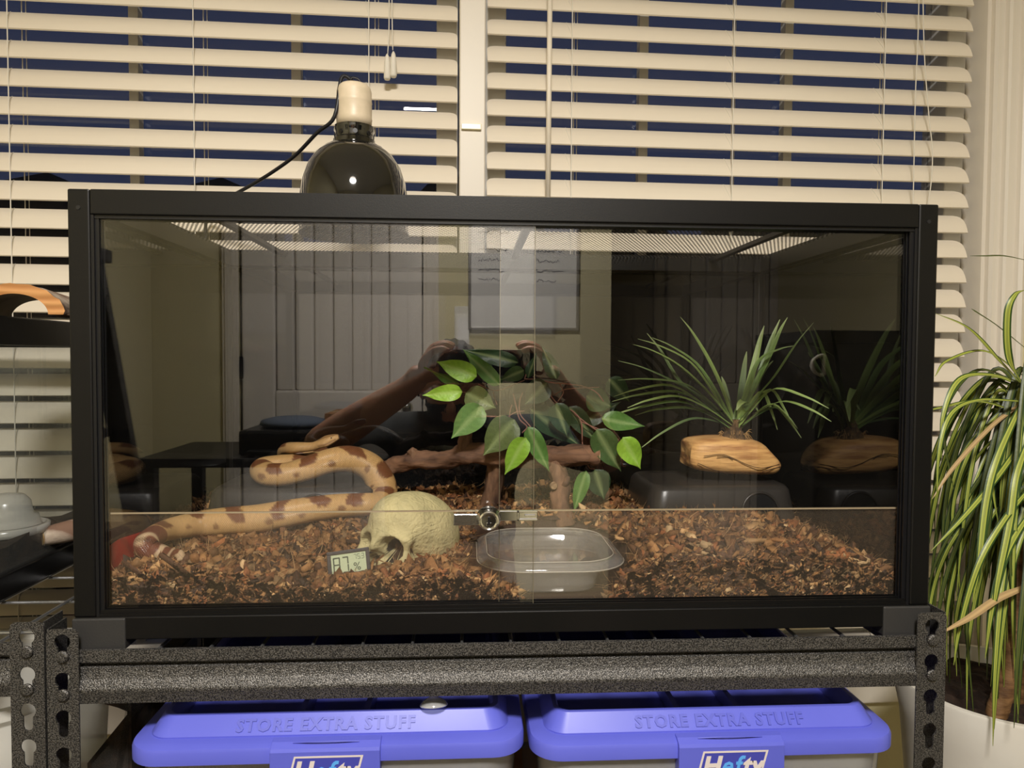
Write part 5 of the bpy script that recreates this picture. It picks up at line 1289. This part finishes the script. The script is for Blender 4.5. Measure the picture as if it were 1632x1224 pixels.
ex = [ # pixel paths of the leaves that stand out
 ([(1630, 615, .16), (1595, 578, .14), (1545, 525, .12), (1490, 499, .10)], 4.5, 0), ([(1630, 615, .15), (1608, 570, .13), (1606, 500, .12), (1618, 470, .12), (1634, 462, .13)], 5, 0), ([(1632, 612, .16), (1580, 598, .13), (1530, 605, .11), (1504, 660, .10), (1500, 730, .10)], 4.5, 0),
 ([(1632, 640, .15), (1560, 638, .12), (1516, 660, .10), (1497, 720, .09), (1493, 800, .09)], 3.4, 0), ([(1630, 640, .15), (1590, 730, .12), (1572, 800, .11), (1560, 900, .10), (1550, 960, .10)], 5.5, 0), ([(1632, 660, .18), (1560, 640, .15), (1500, 650, .12), (1478, 655, .11)], 3.2, 0),
 ([(1632, 700, .16), (1590, 760, .13), (1540, 820, .11), (1484, 878, .10)], 4.4, 0), ([(1640, 820, .12), (1605, 880, .10), (1583, 960, .09), (1570, 1050, .09)], 5, 0), ([(1640, 780, .12), (1600, 830, .10), (1560, 900, .09), (1530, 1000, .09), (1520, 1060, .09)], 4.2, 0),
 ([(1636, 935, .10), (1590, 955, .09), (1545, 985, .08), (1494, 1012, .07)], 5.2, 2), ([(1640, 700, .13), (1620, 760, .11), (1610, 830, .10), (1590, 930, .09), (1580, 1000, .09)], 5.5, 0), ([(1640, 560, .17), (1590, 520, .15), (1560, 500, .14), (1548, 492, .14)], 1.6, 1),
 ([(1632, 640, .17), (1580, 680, .15), (1520, 745, .13), (1486, 795, .12)], 3.2, 2), ([(1632, 600, .17), (1570, 560, .15), (1510, 575, .13), (1490, 600, .12)], 2.6, 0), ([(1632, 615, .19), (1560, 590, .17), (1512, 640, .16), (1505, 700, .15), (1520, 780, .15)], 3, 1),
 ([(1636, 415, .17), (1600, 408, .16), (1570, 408, .16), (1546, 408, .16)], 1.3, 1)]
for pts, w_, pl_ in ex: striped([P2(*p) for p in pts], w_/1200, pl_)
for k in range(120):
    top = (TOP1 if k % 3 else TOP2)+Vector((rng.uniform(-.01, .03), rng.uniform(-.02, .03), rng.uniform(-.05, .02)))
    a = rng.uniform(0, 2*pi) if k > 50 else rng.uniform(pi*.65, pi*1.45); ln = rng.uniform(.10, .20); dr_ = rng.uniform(.12, .42); rise = rng.uniform(-.01, .05)
    if k % 3 == 0: dr_ = min(dr_, .25)
    dx, dy = cos(a)*ln*.62, sin(a)*ln*.62
    if dy > .12: dy = .12
    pts = [top, top+Vector((dx*.4, dy*.4, rise)), top+Vector((dx*.8, dy*.8, rise*.2-dr_*.25)), top+Vector((dx, dy, -dr_*.62)), top+Vector((dx*(1+rng.uniform(-.15, .1)), dy*1.02, -dr_))]
    if any(p.x < .498 for p in pts): continue
    if any(p.z < PZ+.0 and (p.x-pc.x)**2+(p.y-pc.y)**2 > (PR-.01)**2 for p in pts): pass
    striped([tuple(p) for p in pts], rng.uniform(2.2, 4.6)/1200, int(rng.choice([0, 0, 0, 1, 1])))

# ================================================================== the room seen mirrored in the doors
# whiteboard on the wall behind the lens
wa = Mir(751, 395, FY0+.02); wbp = Mir(920, 522, FY0+.02)
wt = thing('whiteboard', 'white notice board with handwritten lines mirrored in the right glass door', 'board', ((wa.x+wbp.x)/2, FY0, wbp.z))
hgt_b = wbp.z+.62
build('board_face', MB().box(wa.x, wbp.x, FY0+.002, FY0+.010, wbp.z, hgt_b), M['board'], wt)
fr = MB()
for a in ((wa.x-.012, wa.x, wbp.z-.012, hgt_b+.012), (wbp.x, wbp.x+.012, wbp.z-.012, hgt_b+.012), (wa.x, wbp.x, wbp.z-.012, wbp.z), (wa.x, wbp.x, hgt_b, hgt_b+.012)): fr.box(a[0], a[1], FY0+.001, FY0+.016, a[2], a[3])
build('board_frame', fr, mat('pewter_frame', lin((150, 146, 140)), .4, .5), wt, bevel=.002)
wr_ = MB()
for colx, n_, x0 in ((0, 8, wa.x+.03), (1, 8, wbp.x-.17)):
    for i in range(n_):
        z = hgt_b-.10-i*.042-(.0 if i < 4 else .03); x = x0; ln = rng.uniform(.06, .13); pts = []
        while x < x0+ln:
            pts.append((x, FY0+.0105, z+rng.uniform(-.008, .008))); x += .006
        wr_.tube(pts, .0016, 4)
build('handwriting', wr_, M['marker'], wt)
# wall pocket with paper
pa = Mir(724, 487, FY0+.03); pb = Mir(748, 552, FY0+.03)
wp_ = thing('paper_pocket', 'small white paper pocket on the wall just left of the whiteboard, seen mirrored', 'paper holder', ((pa.x+pb.x)/2, FY0, pb.z))
build('pocket_back', MB().box(pa.x, pb.x, FY0+.002, FY0+.010, pb.z, pa.z), M['vinyl'], wp_, bevel=.002)
build('paper_sheet', MB().box(pa.x+.008, pb.x-.004, FY0+.011, FY0+.013, pb.z+.004, pa.z-.03), mat('paper_white', (.95, .93, .9), .7), wp_)
build('pocket_front', MB().box(pa.x, pb.x, FY0+.020, FY0+.023, pb.z, pb.z+.03), M['vinyl'], wp_)
# desk with cartons and printer by the door
dx0, dx1 = -1.12, -.28; dz = Mir(470, 722, -1.75).z
dk_ = thing('side_table', 'low dark table by the door behind the camera, mirrored in the left glass', 'table', ((dx0+dx1)/2, -1.85, 0))
build('table_top', MB().box(dx0, dx1, -2.08, -1.60, dz-.03, dz), M['darkfurn'], dk_, bevel=.003)
for x, y in ((dx0+.03, -2.05), (dx1-.03, -2.05), (dx0+.03, -1.63), (dx1-.03, -1.63)):
    build('leg', MB().box(x-.02, x+.02, y-.02, y+.02, 0, dz-.03), M['darkfurn'], dk_)
pr0 = Mir(386, 722, -1.72); pr1 = Mir(475, 690, -1.72)
pn = thing('printer', 'black printer with folded grey cloth on top, mirrored at lower left of the glass', 'printer', ((pr0.x+pr1.x)/2, -1.80, dz))
build('printer_body', MB().box(pr0.x, pr1.x+.06, -1.98, -1.66, dz, dz+.085), M['black'], pn, bevel=.01)
build('paper_tray', MB().box(pr0.x+.04, pr1.x+.02, -1.66, -1.61, dz+.012, dz+.022), M['black'], pn, bevel=.002)
cl = build('folded_cloth', MB().lathe([(.10, 0), (.115, .01), (.11, .024), (.07, .034), (.001, .037)], (pr0.x+.15, -1.80, dz+.0855), 18), mat('blue_grey_cloth', lin((96, 106, 122)), .9, bump=.6, bscale=40), smooth=True)
tag(cl, 'folded blue-grey cloth lying on the printer', 'cloth')
b0c = Mir(470, 690, -1.78)
for nm, x0, x1, z0, z1, y0, lb in (('carton', -.86, -.52, dz+.0, dz+.13, -2.04, 'brown cardboard carton behind the forearm reflection, larger of the two'), ('carton', -.40, -.29, dz+.0, dz+.09, -1.98, 'smaller flat brown cardboard carton right of the larger one, mirrored')):
    t = thing(nm, lb, 'carton', ((x0+x1)/2, y0+.12, z0))
    zz0 = z0+.0005
    if x0 < -.8: x0, x1 = pr1.x+.07, min(pr1.x+.36, -.41)
    build('box_walls', MB().box(x0, x1, y0, y0+.24, zz0, z1-.003), M['cardboard'], t, bevel=.002)
    for k in (0, 1): build('flap', MB().box(x0, x1, y0+k*.1205, y0+.1195+k*.1205, z1-.003, z1), M['cardboard'], t)
    build('tape', MB().box(x0, x1, y0+.10, y0+.14, z1, z1+.0006), mat('parcel_tape', lin((190, 160, 110)), .2), t)
# leaning black ladder at the left
q0 = Mir(158, 520, -.95); q1 = Mir(214, 835, -.95)
ld = thing('step_ladder', 'black step ladder standing at the left, mirrored as a dark slanting leg', 'ladder', (q0.x-.15, -.8, 0))
fz = 0.0
def leg2(a, b_, w_=.024): return MB().add([(a[0]-w_, a[1]-.012, a[2]), (a[0]+w_, a[1]-.012, a[2]), (a[0]+w_, a[1]+.012, a[2]), (a[0]-w_, a[1]+.012, a[2]), (b_[0]-w_, b_[1]-.012, b_[2]), (b_[0]+w_, b_[1]-.012, b_[2]), (b_[0]+w_, b_[1]+.012, b_[2]), (b_[0]-w_, b_[1]+.012, b_[2])],
    [(0, 1, 2, 3), (7, 6, 5, 4), (0, 4, 5, 1), (1, 5, 6, 2), (2, 6, 7, 3), (3, 7, 4, 0)])
topx, topz = q0.x-.02, 1.42; slp = (q1.x-q0.x)/(q1.z-q0.z)
xb_ = q0.x+slp*(0-q0.z); 
for y in (-.95, -.58):
    build('rail', leg2((xb_, y, 0), (q0.x+slp*(topz-q0.z), y, topz)), M['black'], ld)
for z in (.3, .55, .8, 1.02, 1.25):
    xx = q0.x+slp*(z-q0.z); build('step', MB().box(xx-.10, xx-.015, -.938, -.592, z, z+.02), M['black'], ld)
for y in (-.93, -.60): build('rear_leg', leg2((max(FX0+.03, xb_-.42), y, 0), (q0.x+slp*(topz-q0.z)-.03, y, topz-.04), .014), M['black'], ld)
build('top_cap', MB().box(q0.x+slp*(topz-q0.z)-.08, q0.x+slp*(topz-q0.z)+.04, -.97, -.56, topz, topz+.03), M['black'], ld, bevel=.004)
# dark cabinet with a plant and ring pull on the right
c0_ = Mir(1300, 545, -1.35); cx0 = c0_.x
cb = thing('tall_cabinet', 'dark tall cabinet at the right with a pale D-shaped handle, seen mirrored', 'cabinet', (cx0+.2, -1.5, 0))
ctop = Mir(1380, 545, -1.30).z
build('cabinet_body', MB().box(cx0, FX1-.16, -1.75, -1.32, 0, ctop), M['darkfurn'], cb, bevel=.003)
build('cabinet_top', MB().box(cx0-.01, FX1-.15, -1.76, -1.30, ctop, ctop+.035), M['black'], cb, bevel=.003)
hp = Mir(1312, 582, -1.30)
dr_ = [(hp.x+.018, -1.305, hp.z+.030), (hp.x+.0, -1.305, hp.z+.026), (hp.x-.016, -1.305, hp.z+.012), (hp.x-.018, -1.305, hp.z-.006), (hp.x-.008, -1.305, hp.z-.022), (hp.x+.010, -1.305, hp.z-.030), (hp.x+.018, -1.305, hp.z-.028)]
build('handle', MB().tube(catmull(dr_, 4)+[(hp.x+.018, -1.305, hp.z+.030)], .005, 8), M['trim'], cb, smooth=True)

# ------------------------------------------------------------------ the photographer (mirrored): kneeling upright, holding a phone
PH0 = Mir(699, 575, -.790); PH1 = Mir(856, 575, -.790)
ph = thing('smartphone', 'black smartphone held level in both hands, mirrored behind the vine leaves', 'phone', ((PH0.x+PH1.x)/2, -.785, CAM.z-.04))
pz0, pz1 = CAM.z-.052, CAM.z+.018
build('phone_body', MB().loft([[(x, -.7905, z) for x, z, _ in [(a, b, 0) for a, b in [((p[0]), (p[1])) for p in rrect((PH0.x+PH1.x)/2, (pz0+pz1)/2, (PH1.x-PH0.x)/2, .036, .009, 0, 5)]]]]+
      [[(p[0], -.7825, p[1]) for p in rrect((PH0.x+PH1.x)/2, (pz0+pz1)/2, (PH1.x-PH0.x)/2, .036, .009, 0, 5)]]), M['black'], ph, bevel=.001)
build('phone_screen', MB().box(PH0.x+.004, PH1.x-.004, -.7912, -.7906, pz0+.003, pz1-.003), mat('lit_screen', (.02, .02, .02), .1, emit=(.5, .45, .4), estr=.25), ph)
for k in range(3):
    z = CAM.z-.002-.018*(k)+.004; 
    build('camera_lens', MB().tube([(CAM.x-.008, -.7824, z), (CAM.x-.008, -.7800, z)], .0068, 20), M['panel'], ph)

def skinned(name, V, E_, rad, material, parent, sub=2, origin=None, smoothit=True):
    me = bpy.data.meshes.new(name); me.from_pydata([tuple(v) for v in V], E_, [])
    o = bpy.data.objects.new(name, me); col.objects.link(o)
    m = o.modifiers.new('skin', 'SKIN'); m.use_smooth_shade = True
    for i, r in enumerate(rad):
        sv = me.skin_vertices[0].data[i]; sv.radius = (r, r) if isinstance(r, (int, float)) else r
        sv.use_root = (i == 0)
    o.modifiers.new('s', 'SUBSURF').levels = sub
    dg = bpy.context.evaluated_depsgraph_get(); dg.update()
    m2 = bpy.data.meshes.new_from_object(o.evaluated_get(dg)); bpy.data.objects.remove(o)
    vs_ = [v.co[:] for v in m2.vertices]; fs_ = [tuple(p.vertices) for p in m2.polygons]
    return vs_, fs_
px = -.092
SHL, SHR = Vector((px-.185, -1.16, .995)), Vector((px+.215, -1.16, 1.0))
ELL, ELR = Mir(498, 716, -.90), Mir(985, 735, -.92)
WRL, WRR = Mir(660, 612, -.815), Mir(886, 612, -.815)
HDL, HDR = WRL+Vector((.020, .008, .040)), WRR+Vector((-.020, .008, .040))
V = [(px, -1.19, .64), (px, -1.21, .76), (px, -1.20, .89), (px, -1.18, .965), (px, -1.165, 1.02), (px, -1.145, 1.065),
     tuple(SHL), tuple(ELL), tuple(ELL.lerp(WRL, .35)), tuple(WRL), tuple(HDL), tuple(SHR), tuple(ELR), tuple(ELR.lerp(WRR, .35)), tuple(WRR), tuple(HDR),
     (px-.10, -1.17, .60), (px-.13, -1.07, .33), (px-.14, -.93, .075), (px-.13, -1.15, .07), (px-.13, -1.33, .06), (px-.13, -1.40, .03),
     (px+.10, -1.17, .60), (px+.13, -1.07, .33), (px+.14, -.93, .075), (px+.13, -1.15, .07), (px+.13, -1.33, .06), (px+.13, -1.40, .03)]
E_ = [(0, 1), (1, 2), (2, 3), (3, 4), (4, 5), (3, 6), (6, 7), (7, 8), (8, 9), (9, 10), (3, 11), (11, 12), (12, 13), (13, 14), (14, 15),
      (0, 16), (16, 17), (17, 18), (18, 19), (19, 20), (20, 21), (0, 22), (22, 23), (23, 24), (24, 25), (25, 26), (26, 27)]
rad = [(.175, .12), (.165, .11), (.185, .115), (.165, .095), .052, .050, .050, .043, .044, .028, (.030, .022), .050, .043, .044, .028, (.030, .022),
       .085, .075, .058, .052, .036, .03, .085, .075, .058, .052, .036, .03]
bv, bf = skinned('body', V, E_, rad, M['skin'], None)
def join(a, b_): o = len(a[0]); a[0].extend(b_[0]); a[1].extend([tuple(i+o for i in f) for f in b_[1]])
BD = [list(bv), list(bf)]
# fingers: thumb below the phone, four fingers of different length above and behind it
def hand(H, W_, s):
    up_ = (H-W_).normalized(); side = Vector((s, 0, 0))
    for (o, L1, L2, L3, lean) in ((-.020, .036, .026, .020, .05), (-.007, .040, .028, .022, .12), (.007, .038, .026, .021, .2), (.020, .030, .021, .018, .35)):
        b_ = H+Vector((s*o*.5, o*.9, .008)) if False else H+Vector((0, o, .010))
        d1 = (up_*.9+side*lean).normalized(); d2 = (up_*.35+side*.95).normalized(); d3 = (side*.9-up_*.35).normalized()
        p = [H-up_*.012+Vector((0, o*.6, 0)), b_, b_+d1*L1, b_+d1*L1+d2*L2, b_+d1*L1+d2*L2+d3*L3]
        join(BD, skinned('finger', p, [(0, 1), (1, 2), (2, 3), (3, 4)], [.009, .0095, .0088, .0078, .0065], None, None, 2))
    t0 = H-up_*.030+Vector((s*.012, .012, 0)); t1_ = t0+side*.030+up_*.006; t2_ = t1_+side*.026+up_*.014; t3_ = t2_+side*.018+up_*.012
    join(BD, skinned('thumb', [t0-side*.01, t0, t1_, t2_, t3_], [(0, 1), (1, 2), (2, 3), (3, 4)], [.013, .0135, .0115, .0100, .0075], None, None, 2))
hand(HDL, WRL, 1); hand(HDR, WRR, -1)
# head with a face, traced from a distance field
def head_sdf(p):
    ay = np.stack([np.abs(p[..., 0]), p[..., 1], p[..., 2]], -1)     # face looks +y
    d = ell(p, (0, -.012, .035), (.076, .096, .090)); d = smin(d, ell(p, (0, .012, -.030), (.060, .072, .082)), .03)
    d = smin(d, ell(p, (0, .060, -.090), (.030, .026, .022)), .025)         # chin
    d = smin(d, caps(ay, (0, .086, .018), (0, .106, -.022), .0095), .010)   # nose
    d = smin(d, ell(ay, (.010, .098, -.026), (.008, .009, .007)), .006)
    d = smin(d, caps(ay, (0, .083, .034), (.045, .066, .034), .009), .012)  # brow
    d = smax(d, -ell(ay, (.031, .098, .014), (.016, .018, .011)), .010)     # eye hollow
    d = smin(d, caps(ay, (0, .090, -.053), (.020, .080, -.054), .0052), .005)
    d = smin(d, caps(ay, (0, .089, -.063), (.017, .080, -.062), .0055), .005)
    d = smin(d, ell(ay, (.079, -.008, .005), (.009, .018, .031)), .005)     # ears
    return d
bm = bmesh.new(); bmesh.ops.create_icosphere(bm, subdivisions=6, radius=1); HV = np.array([v.co[:] for v in bm.verts]); HF = [[v.index for v in f.verts] for f in bm.faces]; bm.free()
tt2 = np.full(len(HV), .16)
for _ in range(80): tt2 = np.where(head_sdf(HV*tt2[:, None]) > 3e-4, tt2-np.abs(head_sdf(HV*tt2[:, None]))*.7, tt2)
HPc = HV*tt2[:, None]; HC = np.array([px-.004, -1.125, 1.118])
for _A in ('HPc',):
    _c, _s = cos(R(-12)), sin(R(-12)); HPc = np.stack([HPc[:, 0], HPc[:, 1]*_c-HPc[:, 2]*_s, HPc[:, 1]*_s+HPc[:, 2]*_c], -1)
join(BD, ([tuple(q+HC) for q in HPc], HF))
pe = thing('person', 'person kneeling in a charcoal tee taking the photo, mirrored in the glass doors', 'person', (px, -1.1, 0))
build('body', BD, M['skin'], pe, smooth=True)
def grown(idx, edges, grow, name, m, keep):
    v, f = skinned(name, [V[i] if not isinstance(i, tuple) else i for i in idx], edges, grow, None, None); build(name, (v, f), m, pe, smooth=True)
mid = lambda a, b_, t: tuple(Vector(V[a]).lerp(Vector(V[b_]), t))
grown([0, 1, 2, 3, mid(3, 4, .35), 6, mid(6, 7, .55), mid(6, 7, .92), 11, mid(11, 12, .55), mid(11, 12, .92)], [(0, 1), (1, 2), (2, 3), (3, 4), (3, 5), (5, 6), (6, 7), (3, 8), (8, 9), (9, 10)],
      [(.195, .135), (.185, .125), (.205, .13), (.185, .11), .085, .066, .060, .058, .066, .060, .058], 'tee_shirt', M['shirt'], 0)
grown([0, mid(0, 1, .25), 16, 17, 18, 19, 20, 22, 23, 24, 25, 26], [(0, 1), (0, 2), (2, 3), (3, 4), (4, 5), (5, 6), (0, 7), (7, 8), (8, 9), (9, 10), (10, 11)],
      [(.168, .13), (.160, .12), .098, .088, .072, .064, .05, .098, .088, .072, .064, .05], 'trousers', M['trouser'], 0)
# hair cap and beard follow the head surface
def shell(name, sel, off, m):
    idxs = np.where(sel)[0]; mp2 = {int(a): i for i, a in enumerate(idxs)}; fs_ = [tuple(mp2[i] for i in f) for f in HF if all(i in mp2 for i in f)]
    vs_ = [tuple(HPc[i]*(1+off(HPc[i])/np.linalg.norm(HPc[i]))+HC) for i in idxs]; o = build(name, (vs_, fs_), m, pe, smooth=True)
    k = o.modifiers.new('solid', 'SOLIDIFY'); k.thickness = .004; k.offset = -1; return o
shell('hair', (HPc[:, 2] > .055-.0*HPc[:, 1]) & (HPc[:, 1] < .075) | (HPc[:, 1] < -.02) & (HPc[:, 2] > -.03), lambda q: .010+.002*sin(q[0]*300), M['hair'])
shell('beard', (HPc[:, 2] < -.028) & (HPc[:, 1] > -.01) & ~((np.abs(HPc[:, 0]) < .024) & (HPc[:, 2] > -.070) & (HPc[:, 2] < -.046) & (HPc[:, 1] > .06)) & ~((HPc[:, 2] > -.042) & (HPc[:, 1] > .088)), lambda q: .006+.0015*sin(q[0]*400+q[2]*500), M['hair'])
for s in (-1, 1):
    build('eye', MB().lathe([(.0115*sin(q), -.0115*cos(q)) for q in np.linspace(.05, pi-.05, 9)], (HC[0]+s*.031, HC[1]+.073, HC[2]+.014), 16), mat('eyeball', (.7, .68, .65), .2) if 'eyeball' not in bpy.data.materials else bpy.data.materials['eyeball'], pe, smooth=True)
    build('iris', MB().tube([(HC[0]+s*.031, HC[1]+.0835, HC[2]+.014), (HC[0]+s*.031, HC[1]+.0850, HC[2]+.014)], .0052, 14), M['eye'], pe)
